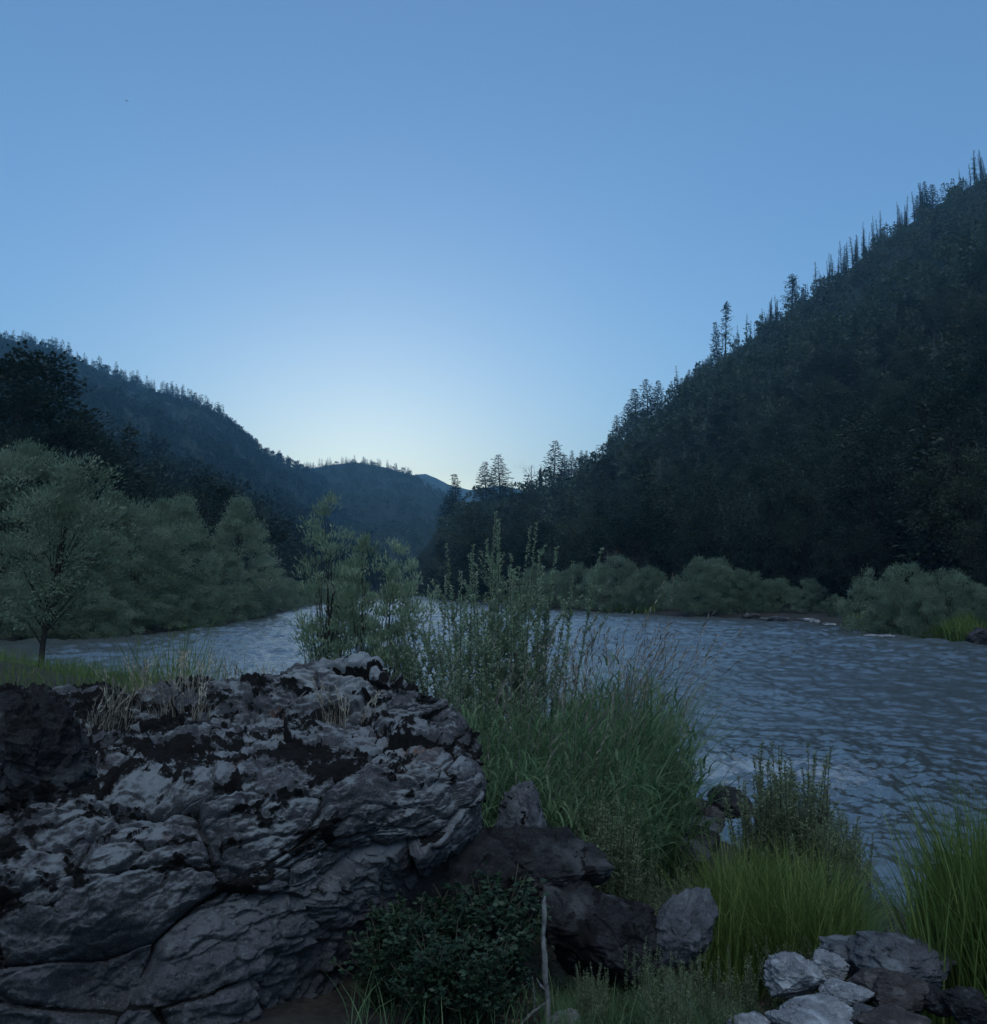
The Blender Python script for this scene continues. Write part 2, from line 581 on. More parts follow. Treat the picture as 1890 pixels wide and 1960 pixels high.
# ---------------------------------------------------------------- hills
class Hill:
    """surface between a base line on the valley floor and a ridge, both indexed by the same stations"""

    def __init__(self, base, ridge, power, amp, seed, fr):
        self.b, self.r = np.asarray(base, float), np.asarray(ridge, float)
        self.p, self.amp, self.seed, self.fr = power, amp, seed, fr
        self.k = np.linspace(0, 1, len(self.b))

    def pt(self, t, s):
        t, s = np.broadcast_arrays(np.asarray(t, float), np.asarray(s, float))
        B = np.stack([np.interp(t, self.k, self.b[:, i]) for i in range(3)], -1)
        R = np.stack([np.interp(t, self.k, self.r[:, i]) for i in range(3)], -1)
        P = B * (1 - s[..., None]) + R * s[..., None]
        P[..., 2] = B[..., 2] + (R[..., 2] - B[..., 2]) * np.clip(s, 0, 9) ** self.p
        q = P * self.fr + self.seed
        q[..., 2] = self.seed
        env = np.clip(s * 3, 0, 1) * np.clip((1 - s) * 6, 0, 1)
        P[..., 2] += self.amp * env * fbm(q, 4)
        return P

    def mesh_obj(self, name, mat, nt_=160, ns=90):
        T, S = np.meshgrid(np.linspace(0, 1, nt_), np.concatenate([np.linspace(0, 1, ns), [1.04, 1.15]]), indexing='ij')
        P = self.pt(T, np.minimum(S, 1))
        ext = (S > 1)
        away = unit(np.stack([P[..., 0], P[..., 1], 0 * P[..., 0]], -1))
        P = P + away * (np.where(ext, (S - 1) * 2500, 0))[..., None]
        P[..., 2] -= np.where(ext, (S - 1) * 2200, 0)
        g = Geo()
        g.add(P, grid_faces(nt_, ns + 2))
        return tag(obj(name, g.mesh(name, [mat])), kind='structure')


def soil_mat(name, c0, c1, c2, scale):
    m, nt, p, out = new_mat(name)
    n = noise_node(nt, scale, 10, 0.7)
    r = ramp(nt, [(0.3, c0), (0.5, c1), (0.72, c2)])
    nt.links.new(n.outputs[0], r.inputs[0])
    nt.links.new(r.outputs[0], p.inputs['Base Color'])
    p.inputs['Roughness'].default_value = 1
    p.inputs['Specular IOR Level'].default_value = 0.1
    return m


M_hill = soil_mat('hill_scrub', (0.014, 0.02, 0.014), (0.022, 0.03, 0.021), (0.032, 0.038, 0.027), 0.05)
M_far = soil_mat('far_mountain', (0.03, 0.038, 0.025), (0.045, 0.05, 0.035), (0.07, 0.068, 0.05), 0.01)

XR = np.array([760, 800, 850, 900, 960, 1000, 1040, 1080, 1140, 1200, 1280, 1340, 1400, 1480, 1540, 1600, 1700, 1800, 1890, 2050, 2300, 2700])
YR = np.array([1112, 1065, 1000, 962, 948, 943, 935, 922, 888, 836, 772, 722, 676, 622, 578, 536, 456, 390, 338, 260, 170, 90])
DR = np.array([430, 435, 440, 450, 470, 480, 490, 500, 520, 540, 560, 570, 580, 590, 600, 605, 612, 618, 620, 600, 560, 480])
baseR = np.array([(-22, 300), (-20, 275), (-17, 250), (-13, 235), (-8, 222), (-5, 210), (-2, 195), (1, 180), (6, 160), (11, 143), (17, 126), (21, 115),
                  (26, 106), (31, 97), (33, 88), (34, 78), (34, 68), (33.5, 58), (34, 48), (36, 30), (39, 5), (44, -60)], float)
baseR = np.concatenate([baseR, np.full((len(baseR), 1), 0.4)], 1)
hillR = Hill(baseR, at(XR, YR, DR), 1.22, 16.0, 3.7, 0.012)
hillR.mesh_obj('hill', M_hill, 220, 120)

XL = np.array([-900, -500, -250, -100, 0, 100, 200, 300, 400, 450, 500, 560, 620, 700, 780])
YL = np.array([420, 520, 590, 625, 646, 668, 712, 750, 796, 826, 866, 894, 925, 985, 1060])
DL = np.array([700, 950, 1120, 1220, 1280, 1330, 1380, 1430, 1470, 1490, 1510, 1540, 1560, 1560, 1500])
baseL = np.array([(-120, 20), (-75, 45), (-52, 56), (-42, 62), (-36, 66), (-32, 72), (-31, 80), (-32, 92), (-34, 108), (-36, 125), (-40, 150),
                  (-50, 205), (-56, 260), (-64, 330), (-60, 420)], float)
baseL = np.concatenate([baseL, np.full((len(baseL), 1), 0.4)], 1)
hillL = Hill(baseL, at(XL, YL, DL), 1.3, 45.0, 8.1, 0.004)
hillL.mesh_obj('hill', M_hill, 200, 120)

XM = np.array([380, 480, 560, 600, 640, 670, 700, 740, 780, 810, 840, 870, 900, 950, 1010, 1100])
YM = np.array([960, 925, 903, 896, 889, 886, 888, 895, 908, 926, 948, 972, 1000, 1035, 1070, 1105])
DM = np.full(len(XM), 1900.0)
baseM = np.stack([np.linspace(-200, 120, len(XM)), np.full(len(XM), 560.0), np.full(len(XM), 2.0)], -1)
hillM = Hill(baseM, at(XM, YM, DM), 1.25, 40.0, 5.5, 0.004)
hillM.mesh_obj('hill', M_hill, 120, 80)

XF = np.array([560, 680, 740, 780, 800, 815, 835, 860, 900, 930, 960, 985, 1010, 1050, 1100, 1180, 1300])
YF = np.array([985, 950, 928, 913, 908, 907, 915, 928, 938, 933, 929, 934, 942, 952, 965, 990, 1040])
baseF = np.stack([np.linspace(-700, 500, len(XF)), np.full(len(XF), 2300.0), np.full(len(XF), 2.0)], -1)
hillF = Hill(baseF, at(XF, YF, np.full(len(XF), 3200.0)), 1.1, 50.0, 2.5, 0.002)
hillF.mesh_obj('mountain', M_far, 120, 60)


# ---------------------------------------------------------------- tree prototypes
def crown_pts(r, Ht, prof, n_cl, n_leaf, rc, fill=0.55, lop=0.25, fuzz=0.22):
    """clump centres inside a lopsided envelope, then leaf positions round them"""
    hs, rs = np.array(prof).T
    hh = r.uniform(hs[0], hs[-1], n_cl * 4)
    w = np.interp(hh, hs, rs)
    hh = hh[r.uniform(0, rs.max(), len(hh)) < w + 0.15 * rs.max()][:n_cl]
    w = np.interp(hh, hs, rs)
    an = r.uniform(0, 2 * math.pi, len(hh))
    q = np.stack([np.cos(an), np.sin(an), hh * 1.7], -1)
    lp = 1 + lop * 2.2 * perlin(q * 1.25 + r.uniform(0, 50))
    rad = w * lp * np.sqrt(r.uniform(fill ** 2, 1, len(hh)))
    C = np.stack([np.cos(an) * rad, np.sin(an) * rad, hh], -1) * Ht
    sz = rc * Ht * r.uniform(0.6, 1.25, len(hh))
    k = r.integers(0, len(C), n_leaf)
    d = unit(r.normal(size=(n_leaf, 3)))
    fz = np.clip(r.normal(1, fuzz, n_leaf), 0.5, 1.7)
    off = d * (r.uniform(0.05, 1, n_leaf) ** 0.5 * fz)[:, None] * sz[k][:, None] * np.array([1.1, 1.1, 0.8])
    return C, sz, k, C[k] + off, d


def make_tree(seed, Ht, prof, n_cl, n_leaf, rc, L, W, leaf, upness=0.5, trunk_r=0.016, limbs=14, lop=0.28, lean=(0, 0), forks=1, fill=0.5, flat=0.9):
    r = np.random.default_rng(seed)
    C, sz, k, P, d = crown_pts(r, Ht, prof, n_cl, n_leaf, rc, fill, lop)
    sh = np.array([lean[0], lean[1], 0.0])
    P = P + sh * (P[:, 2:3] / Ht) ** 1.5
    C = C + sh * (C[:, 2:3] / Ht) ** 1.5
    gt = Geo()
    base_h = prof[0][0] * Ht
    for f in range(forks):
        t = np.linspace(0, 1, 9)
        top = C[np.argsort(-C[:, 2])[min(len(C) - 1, f * 3)]] * 0.92
        Q = np.outer(t, top) + np.stack([perlin(np.stack([t * 2.2, t * 0 + f, t * 0 + seed * 1.3], -1)), perlin(np.stack([t * 2.2 + 9, t * 0 + f, t * 0 + seed], -1)), 0 * t], -1) * 0.05 * Ht * t[:, None]
        Q[:, :2] = np.outer(t ** 1.6, top[:2]) + (Q[:, :2] - np.outer(t, top[:2]))
        Q[0, 2] -= 0.02 * Ht
        tube(gt, Q, trunk_r * Ht * (1 - 0.88 * t) * (1.0 if f == 0 else 0.7), 8)
        for c in C[r.permutation(len(C))[:limbs // forks + 1]]:
            s0 = np.clip((c[2] / Ht) * r.uniform(0.45, 0.8), 0.12, 0.9)
            st = np.array([np.interp(s0, t, Q[:, i]) for i in range(3)])
            tt = np.linspace(0, 1, 5)
            B = st + np.outer(tt, c - st)
            B[:, 2] += 0.12 * np.linalg.norm(c - st) * np.sin(tt * math.pi) * r.uniform(-0.3, 1)
            tube(gt, B, trunk_r * Ht * 0.42 * (1 - s0 * 0.6) * (1 - 0.85 * tt), 5)
    gl = Geo()
    cent = np.array([0, 0, base_h + 0.3 * Ht])
    D = d * 0.8 + unit(P - cent) * 0.6 + np.array([0, 0, upness]) + r.normal(size=P.shape) * 0.25
    cl = r.uniform(0, 1, len(C))
    a = np.clip(0.8 * cl[k] + 0.2 * r.uniform(0, 1, len(P)), 0, 1)
    leaves(gl, P, D, L * r.uniform(0.6, 1.3, len(P)), W * r.uniform(0.7, 1.3, len(P)), 0, a, r=r, flat=flat)
    return gt, gl


def make_conifer(seed, Ht, wid, levels, per, needles, L, W, base=0.08, droop=0.25, ragged=0.25):
    r = np.random.default_rng(seed)
    gt, gl = Geo(), Geo()
    t = np.linspace(0, 1, 8)
    Q = np.stack([0.012 * Ht * np.sin(t * 3 + seed), 0.012 * Ht * np.cos(t * 2.3 + seed), t * Ht], -1)
    Q[0, 2] = -0.03 * Ht
    tube(gt, Q, 0.013 * Ht * (1 - 0.95 * t), 7)
    for i in range(levels):
        s = base + (0.99 - base) * (i + r.uniform(-0.3, 0.3)) / levels
        ln0 = wid * Ht * (1 - s) ** 0.85 * (0.72 + 0.4 * min(1, s * 6)) + 0.008 * Ht
        n = max(3, int(per * (1 - 0.4 * s)))
        a0 = r.uniform(0, 6.28)
        for j in range(n):
            ln = ln0 * r.uniform(1 - 2 * ragged, 1.12)
            an = a0 + 6.283 * j / n + r.normal(0, 0.3)
            st = np.array([np.interp(s, t, Q[:, q]) for q in range(3)])
            rise = r.uniform(-0.05, 0.25) + 0.55 * s ** 2
            tt = np.linspace(0, 1, 4)
            out = np.array([math.cos(an), math.sin(an), 0])
            B = st + np.outer(tt * ln, out)
            B[:, 2] += ln * (rise * tt - droop * (1 - s) * tt ** 2)
            if i % 2 == 0 and j % 2 == 0:
                tube(gt, B, 0.0022 * Ht * (1 - 0.8 * tt), 3)
            m = max(2, int(needles * ln / (wid * Ht) + 2))
            q = r.uniform(0.12, 1.0, m)
            P = np.stack([np.interp(q, tt, B[:, c]) for c in range(3)], -1) + r.normal(0, 0.05 * ln + 0.004 * Ht, (m, 3)) * np.array([1, 1, 0.45])
            D = out + np.outer(r.choice([-1, 1], m) * r.uniform(0.2, 1.1, m), np.array([-out[1], out[0], 0])) + np.array([0, 0, 0.08]) + r.normal(0, 0.2, (m, 3))
            leaves(gl, P, D, L * Ht * r.uniform(0.6, 1.2, m) * (0.55 + 0.45 * ln / (wid * Ht)), W * Ht * r.uniform(0.7, 1.3, m), 0, droop=0.2, r=r)
    return gt, gl


def make_snag(seed, Ht, nb, live=0.0):
    r = np.random.default_rng(seed)
    gt, gl = Geo(), Geo()
    t = np.linspace(0, 1, 8)
    Q = np.stack([0.02 * Ht * np.sin(t * 2 + seed), 0.02 * Ht * np.cos(t * 2.3 + seed), t * Ht], -1)
    Q[0, 2] = -0.04 * Ht
    tube(gt, Q, 0.0135 * Ht * (1 - 0.88 * t), 6)
    for i in range(nb):
        s = r.uniform(0.22, 0.98)
        ln = Ht * (0.1 + 0.03 * (seed % 4)) * (1.08 - s) ** 0.7 * r.uniform(0.25, 1.15)
        an = r.uniform(0, 6.28)
        st = np.array([np.interp(s, t, Q[:, q]) for q in range(3)])
        tt = np.linspace(0, 1, 4)
        B = st + np.outer(tt * ln, [math.cos(an), math.sin(an), 0])
        B[:, 2] += ln * (r.uniform(-0.15, 0.45) * tt - 0.5 * tt ** 2 * r.uniform(0, 1))
        tube(gt, B, 0.0042 * Ht * (1 - 0.7 * tt), 3)
        if r.uniform() < live:
            m = 7
            P = B[r.integers(1, 4, m)] + r.normal(0, 0.012 * Ht, (m, 3))
            leaves(gl, P, r.normal(size=(m, 3)) + [math.cos(an), math.sin(an), 0], 0.035 * Ht, 0.013 * Ht, 0, r=r)
    return gt, gl


def both(gt, gl, name, mt, ml):
    """trunk and foliage as one small mesh, for trees only a few pixels tall"""
    g = Geo()
    I = np.eye(3)
    g.merge(gt, I, 0, 1)
    if gl.n:
        V, F, M, A = gl.arrays()
        g.V.append(V)
        for f in F:
            g.F.append(f + g.n)
            g.M.append(np.full(len(f), 1, np.int32))
        g.A.append(A)
        g.n += len(V)
    return g.mesh(name, [mt, ml])


OVAL = [(0.14, 0.10), (0.28, 0.24), (0.5, 0.31), (0.72, 0.25), (0.9, 0.12), (1.0, 0.03)]
ROUND = [(0.1, 0.2), (0.25, 0.38), (0.5, 0.46), (0.75, 0.36), (0.92, 0.17), (1.0, 0.04)]
BUSH = [(0.0, 0.42), (0.2, 0.56), (0.45, 0.58), (0.68, 0.44), (0.85, 0.26), (0.93, 0.12)]
TALLB = [(0.05, 0.14), (0.2, 0.24), (0.45, 0.27), (0.7, 0.2), (0.88, 0.1), (1.0, 0.02)]

BROAD = []
for i in range(7):
    BROAD.append(make_tree(100 + i, 14.0, [OVAL, ROUND, OVAL][i % 3], 46, 9500, 0.105, 0.27, 0.19, M_broad, 0.1, 0.017, 14, 0.4, (random.uniform(-1, 1), 0), 1, 0.5, 3.0))
CONI = [make_conifer(200 + i, 28.0, [0.17, 0.2, 0.15, 0.22][i], 46, 7, 9, 0.048, 0.016, base=[0.05, 0.1, 0.14, 0.06][i], ragged=[0.2, 0.3, 0.35, 0.22][i]) for i in range(4)]
SNAG = [make_snag(300 + i, 24.0, 84 + 12 * i, 0.0) for i in range(6)]
HALF = [make_snag(330 + i, 27.0, 90, 0.75) for i in range(2)]
for i in range(2):
    BROAD.append(make_tree(150 + i, 14.0, ROUND, 120, 26000, 0.085, 0.25, 0.17, M_broad, 0.1, 0.017, 16, 0.3, (0, 0), 1, 0.2, 3.0))
me_broad = [(gt.mesh('trunk', [M_bark]), gl.mesh('crown', [M_broad])) for gt, gl in BROAD]
me_broad1 = [both(gt, gl, 'broadleaf_tree', M_bark, M_broad) for gt, gl in BROAD]
me_coni = [(gt.mesh('trunk', [M_bark]), gl.mesh('crown', [M_conif])) for gt, gl in CONI]
me_coni1 = [both(gt, gl, 'conifer_tree', M_bark, M_conif) for gt, gl in CONI]
me_snag = [gt.mesh('dead_tree', [M_char]) for gt, gl in SNAG]
me_snag_pale = [gt.mesh('dead_tree', [M_snag]) for gt, gl in SNAG]
me_half = [both(gt, gl, 'conifer_tree', M_char, M_conif) for gt, gl in HALF]
me_rust = (me_broad[1][0], BROAD[1][1].mesh('crown', [M_rust]))


def single(name, me, P, rz, s, label, cat, group=None):
    o = obj(name, me, None, P, rz, s)
    return tag(o, label, cat, group)


# ---- right hill: individuals on the slope
r_ = np.random.default_rng(21)
N = 4200
tt = r_.uniform(0.1, 0.93, N)
ss = r_.uniform(0, 1, N) ** 1.25 * 0.97 + 0.012
PP = hillR.pt(tt, ss)
keep, grid_ = [], {}
for i in range(N):
    sp = 6.0 + 3.0 * ss[i]
    key = (int(PP[i, 0] // sp), int(PP[i, 1] // sp))
    if key in grid_:
        continue
    grid_[key] = 1
    keep.append(i)
keep = np.array(keep)
PP, ss, tt = PP[keep], ss[keep], tt[keep]
dist = np.hypot(PP[:, 0], PP[:, 1])
px = 945 + FPX * PP[:, 0] / np.maximum(PP[:, 1], 1)
vis = (PP[:, 1] > 20) & (px > 700) & (px < 2120)
PP, ss, tt, dist, px = PP[vis], ss[vis], tt[vis], dist[vis], px[vis]
kind = np.where(r_.uniform(size=len(PP)) < 0.16 + 0.25 * ss, 1, 0)      # 1 = conifer
hgt = np.where(kind == 1, r_.uniform(12, 22, len(PP)), r_.uniform(8, 17, len(PP))) * (1 - 0.25 * ss)
size = hgt / dist
order = np.argsort(-size)


def place_words(p, s):
    side = 'beyond the head of the river' if p < 1050 else ('above the middle of the far bank' if p < 1400 else ('above the bushy right bank' if p < 1660 else 'at the right edge of the valley'))
    up = 'low on the slope' if s < 0.14 else ('partway up the slope' if s < 0.5 else 'high on the slope')
    return up + ' ' + side


count = {0: 0, 1: 0}
rest = []
for i in order:
    k = int(kind[i])
    lim = 280 if k == 0 else 95
    if count[k] >= lim:
        rest.append(i)
        continue
    count[k] += 1
    P = PP[i] - np.array([0, 0, 0.4])
    rz = r_.uniform(0, 6.28)
    w = place_words(px[i], ss[i])
    big = size[i] > 0.055
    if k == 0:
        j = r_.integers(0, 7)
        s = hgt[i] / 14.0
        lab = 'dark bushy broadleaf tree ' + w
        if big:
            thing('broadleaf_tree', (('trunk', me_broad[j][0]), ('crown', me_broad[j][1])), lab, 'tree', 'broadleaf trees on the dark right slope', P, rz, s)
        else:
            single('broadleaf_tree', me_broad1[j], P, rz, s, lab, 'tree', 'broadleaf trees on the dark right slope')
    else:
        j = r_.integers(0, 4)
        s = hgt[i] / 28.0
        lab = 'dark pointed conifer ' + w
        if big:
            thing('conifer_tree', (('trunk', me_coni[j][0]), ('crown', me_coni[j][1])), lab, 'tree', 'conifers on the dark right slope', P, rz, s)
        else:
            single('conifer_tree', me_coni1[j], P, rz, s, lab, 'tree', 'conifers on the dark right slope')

# low detail trees merged into one far wood per hill
LOWB = [make_tree(400 + i, 1.0, [OVAL, ROUND][i % 2], 26, 190, 0.13, 0.13, 0.085, None, 0.3, 0.016, 3, 0.4) for i in range(4)]
LOWC = [make_conifer(420 + i, 1.0, 0.19, 13, 5, 1, 0.14, 0.055) for i in range(3)]


def wood(name, mats, pts, hs, kinds, label):
    g = Geo()
    for P, h_, k in zip(pts, hs, kinds):
        gt, gl = (LOWC if k else LOWB)[random.randrange(3)]
        an = random.uniform(0, 6.28)
        R = np.array([[math.cos(an), -math.sin(an), 0], [math.sin(an), math.cos(an), 0], [0, 0, 1]])
        V, F, M, A = gl.arrays()
        va = random.uniform(-0.35, 0.35)
        g.V.append((V * h_) @ R.T + P)
        for f in F:
            g.F.append(f + g.n)
            g.M.append(np.full(len(f), k, np.int32))
        g.A.append(np.clip(A + va, 0, 1))
        g.n += len(V)
    o = obj(name, g.mesh(name, mats))
    tag(o, label, 'forest', kind='stuff')
    return o


rest = np.array(rest)
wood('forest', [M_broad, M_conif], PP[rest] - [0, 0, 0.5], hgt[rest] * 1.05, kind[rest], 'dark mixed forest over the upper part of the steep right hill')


def sample_hill(h, n, t0, t1, s0, s1, pw):
    t = r_.uniform(t0, t1, n)
    s = s0 + (s1 - s0) * r_.uniform(0, 1, n) ** pw
    return h.pt(t, s), s


P1, s1 = sample_hill(hillL, 5200, 0.12, 1.0, 0.05, 0.995, 0.9)
wood('forest', [M_broad, M_conif], P1 - [0, 0, 0.5], r_.uniform(7, 17, len(P1)), (r_.uniform(size=len(P1)) < 0.55).astype(int), 'dense blue-green forest covering the long hill on the left')
P1, s1 = sample_hill(hillM, 2000, 0.05, 0.95, 0.1, 0.99, 0.9)
wood('forest', [M_broad, M_conif], P1 - [0, 0, 0.5], r_.uniform(7, 15, len(P1)), (r_.uniform(size=len(P1)) < 0.6).astype(int), 'hazy blue forest on the low hill closing the valley')


# ---- ridge line trees of the right hill
def ridge_R(X):
    return np.array([np.interp(X, XR, hillR.r[:, i]) for i in range(3)])


def ridge_tree(name, me, h0, X, hpx, label, group, sink=0.06, sx=1.0, tilt=0.0):
    P = ridge_R(X)
    hw = hpx / FPX * P[1] * 1.02
    s = hw * (1 + sink) / h0
    P = P - [0, 0, hw * sink]
    o = single(name, me, P, r_.uniform(0, 6.28), (s * sx, s * sx, s), label, 'tree', group)
    o.rotation_euler[1] = tilt
    return o


named = [  # X, height px, mesh, proto height, width factor, tilt, label
    (1372, 84, me_coni1[2], 28, 0.95, 0.0, 'ragged dark conifer leaning against a taller spire on the right ridge'),
    (1386, 110, me_half[0], 27, 1.0, -0.04, 'tallest thin spire of the right ridge, half bare'),
    (1516, 72, me_half[1], 27, 1.6, 0.05, 'leaning drooping half-dead conifer alone on the right ridge'),
    (1524, 60, me_half[0], 27, 1.2, -0.02, 'thin half-dead conifer just beside the leaning one on the ridge'),
    (1772, 66, me_coni1[0], 28, 1.0, 0.0, 'dark living conifer among bare snags high on the right ridge'),
    (1785, 50, me_coni1[3], 28, 1.4, 0.0, 'bushy dark conifer beside the living conifer high on the ridge'),
    (1757, 48, me_coni1[1], 28, 1.0, 0.0, 'short dark conifer just below the living conifer high on the ridge'),
    (1180, 60, me_coni1[0], 28, 1.0, 0.0, 'pointed conifer standing alone below the pine group on the ridge'),
    (1200, 66, me_coni1[1], 28, 1.3, 0.03, 'broad open pine at the lower end of the ridge pine group'),
    (1216, 80, me_coni1[2], 28, 1.3, 0.0, 'tallest open pine of the ridge pine group'),
    (1238, 82, me_coni1[1], 28, 1.1, 0.0, 'pine with a pointed top in the middle of the ridge pine group'),
    (1259, 62, me_coni1[0], 28, 1.2, 0.0, 'dense pine at the upper end of the ridge pine group'),
    (1062, 86, me_coni1[3], 28, 1.2, 0.0, 'large dense dark conifer on the low spur beside a charred stub'),
    (1080, 52, me_coni1[2], 28, 1.6, 0.0, 'ragged conifer just behind the large dense conifer on the spur'),
    (1095, 52, me_coni1[0], 28, 0.9, 0.0, 'slim conifer between the dense spur conifer and the rising ridge'),
    (1113, 42, me_coni1[1], 28, 1.0, 0.0, 'small pale conifer where the spur meets the rising ridge'),
    (1122, 36, me_coni1[2], 28, 1.0, 0.0, 'smallest conifer where the spur meets the rising ridge'),
    (956, 80, me_coni1[3], 28, 1.25, 0.0, 'taller pale conifer of the pair on the spur tip'),
    (930, 72, me_coni1[0], 28, 1.25, 0.0, 'darker conifer of the pair on the spur tip'),
    (872, 76, me_coni1[2], 28, 1.3, 0.0, 'conifer with a bare tip at the very end of the spur'),
    (862, 50, me_coni1[3], 28, 1.8, 0.0, 'wide dark conifer at the foot of the spur end'),
]
for X, hp, me_, h0, sx, tl, lab in named:
    ridge_tree('conifer_tree', me_, h0, X, hp, lab, 'conifers along the right skyline', 0.08, sx * (1.55 if X < 1300 else 1.2), tl)
# charred stub and bare spreading tree on the spur
g = Geo()
t = np.linspace(0, 1, 6)
tube(g, np.stack([0.1 * np.sin(t * 5), 0 * t, t * 14.5 - 1], -1), 1.25 * (1 - 0.35 * t) + 0.12 * np.sin(t * 17), 8)
tube(g, np.array([[0, 0, 12.9], [0.25, 0.1, 14.2], [0.3, 0.1, 15.3]]), [0.5, 0.3, 0.05], 6)
single('dead_tree', g.mesh('dead_tree', [M_char]), ridge_R(1035) - [0, 0, 2], 0.0, 1.0, 'thick charred tree stub on the low spur', 'tree')
r2 = np.random.default_rng(77)
g = Geo()


def bare(g, P, d, L, R, depth, r):
    n = 5
    tt = np.linspace(0, 1, n)
    bend = r.normal(0, 0.25, 3)
    Q = P + np.outer(tt * L, d) + np.outer(tt ** 2 * L, bend) * 0.4
    tube(g, Q, R * (1 - 0.6 * tt), 4 if depth < 2 else 3)
    if depth >= 4:
        return
    for k in range(3 if depth else 5):
        s = r.uniform(0.35, 1.0)
        q = np.array([np.interp(s, tt, Q[:, i]) for i in range(3)])
        bare(g, q, unit(d * 0.7 + r.normal(0, 0.6, 3) + [0, 0, 0.1]), L * r.uniform(0.4, 0.65), R * 0.45, depth + 1, r)


bare(g, np.array([0, 0, -1.0]), np.array([-0.05, 0, 1.0]), 11, 0.32, 0, r2)
me_bare = g.mesh('dead_tree', [M_snag])
single('dead_tree', me_bare, ridge_R(1018) - [0, 0, 0.5], 0, 1.15, 'bare grey tree with spreading branches on the low spur', 'tree')
single('dead_tree', me_bare, at(1160, 1095, 118) - [0, 0, 5], 1.0, 0.6, 'bare pale tree leaning out of the far bank thicket', 'tree')

xs, hs_ = [], []
for c in np.concatenate([r_.uniform(1640, 1735, 9), r_.uniform(1570, 1650, 7), r_.uniform(1740, 1895, 9), r_.uniform(1440, 1560, 7)]):
    hb = (20 + 48 * r_.uniform()) * (1.0 if c > 1530 else 0.8)
    for _ in range(r_.integers(2, 9)):
        xs.append(c + r_.normal(0, 7))
        hs_.append(hb * r_.uniform(0.45, 1.15))
for X, hp in ((1405, 34), (1413, 46), (1430, 58), (1437, 40), (1444, 30), (1398, 36), (1297, 60), (1347, 30), (1352, 24), (1310, 26)):
    xs.append(X)
    hs_.append(hp)
for X, hp in zip(xs, hs_):
    lab = ('bare burnt snag in the crowded row along the upper right skyline' if X > 1560 else
           'bare burnt snag on the skyline between the leaning conifer and the tall spire' if X > 1390 else 'lone thin snag on the skyline above the ridge pines')
    ridge_tree('dead_tree', me_snag[r_.integers(0, 6)], 24, X, hp, lab, 'burnt snags along the right skyline', 0.12, r_.uniform(0.7, 1.5), r_.normal(0, 0.045))
for X in np.concatenate([r_.uniform(1290, 1365, 14), r_.uniform(1140, 1180, 6), r_.uniform(1450, 1620, 8), r_.uniform(1650, 1890, 8)]):
    ridge_tree('conifer_tree', me_coni1[r_.integers(0, 4)], 28, X, r_.uniform(16, 34), 'short dark conifer on the right skyline', 'short conifers along the right skyline', 0.2, r_.uniform(1.0, 1.7))

# pale standing dead trunks scattered in the woods
for i in range(52):
    if i < 14:
        P = hillR.pt(r_.uniform(0.25, 0.8), r_.uniform(0.15, 0.7))
        lab, hh = 'pale dead trunk standing in the forest of the right hill', 15
    elif i < 24:
        P = hillL.pt(r_.uniform(0.3, 0.8), r_.uniform(0.45, 0.9))
        lab, hh = 'pale dead trunk standing in the forest of the left hill', 22
    else:
        P = hillM.pt(r_.uniform(0.35, 0.75), r_.uniform(0.35, 0.8))
        lab, hh = 'pale dead trunk on the hazy hill closing the valley', 24
    single('dead_tree', me_snag_pale[r_.integers(0, 6)], P, r_.uniform(0, 6), hh / 24 * r_.uniform(0.8, 1.3), lab, 'tree', 'pale dead trunks in the woods')


# ---- skyline trees of the left and middle hills
def on_ridge(h, Xs, X):
    return np.array([np.interp(X, Xs, h.r[:, i]) for i in range(3)])


me_lowc = []
for i in range(3):
    gt, gl = make_conifer(440 + i, 1.0, 0.17, 16, 5, 2, 0.11, 0.045)
    me_lowc.append(both(gt, gl, 'conifer_tree', M_bark, M_conif))
for X in np.concatenate([r_.uniform(-10, 330, 46), r_.uniform(325, 425, 40), r_.uniform(425, 590, 26)]):
    hp = r_.uniform(16, 30) if X < 325 else (r_.uniform(24, 40) if X < 425 else r_.uniform(8, 18))
    P = on_ridge(hillL, XL, X)
    hw = hp / FPX * P[1]
    lab = 'small conifer on the upper left skyline' if X < 325 else ('conifer in the dense row midway down the left skyline' if X < 425 else 'tiny conifer on the lower left skyline')
    single('conifer_tree', me_lowc[r_.integers(0, 3)], P - [0, 0, hw * 0.15], r_.uniform(0, 6), hw * 1.15, lab, 'tree', 'conifers along the left skyline')
for X in r_.uniform(575, 790, 44):
    P = on_ridge(hillM, XM, X)
    hw = r_.uniform(9, 17) / FPX * P[1]
    single('conifer_tree', me_lowc[r_.integers(0, 3)], P - [0, 0, hw * 0.15], r_.uniform(0, 6), hw * 1.15, 'tiny conifer on the crest of the hazy hill closing the valley', 'tree', 'conifers on the far hill crest')
for X in [88, 92, 470, 515, 522, 585]:
    P = on_ridge(hillL, XL, X)
    hw = r_.uniform(18, 24) / FPX * P[1]
    single('dead_tree', me_snag[r_.integers(0, 6)], P - [0, 0, 1], 0, hw / 24, 'thin bare snag on the left skyline', 'tree', 'bare snags on the left skyline')

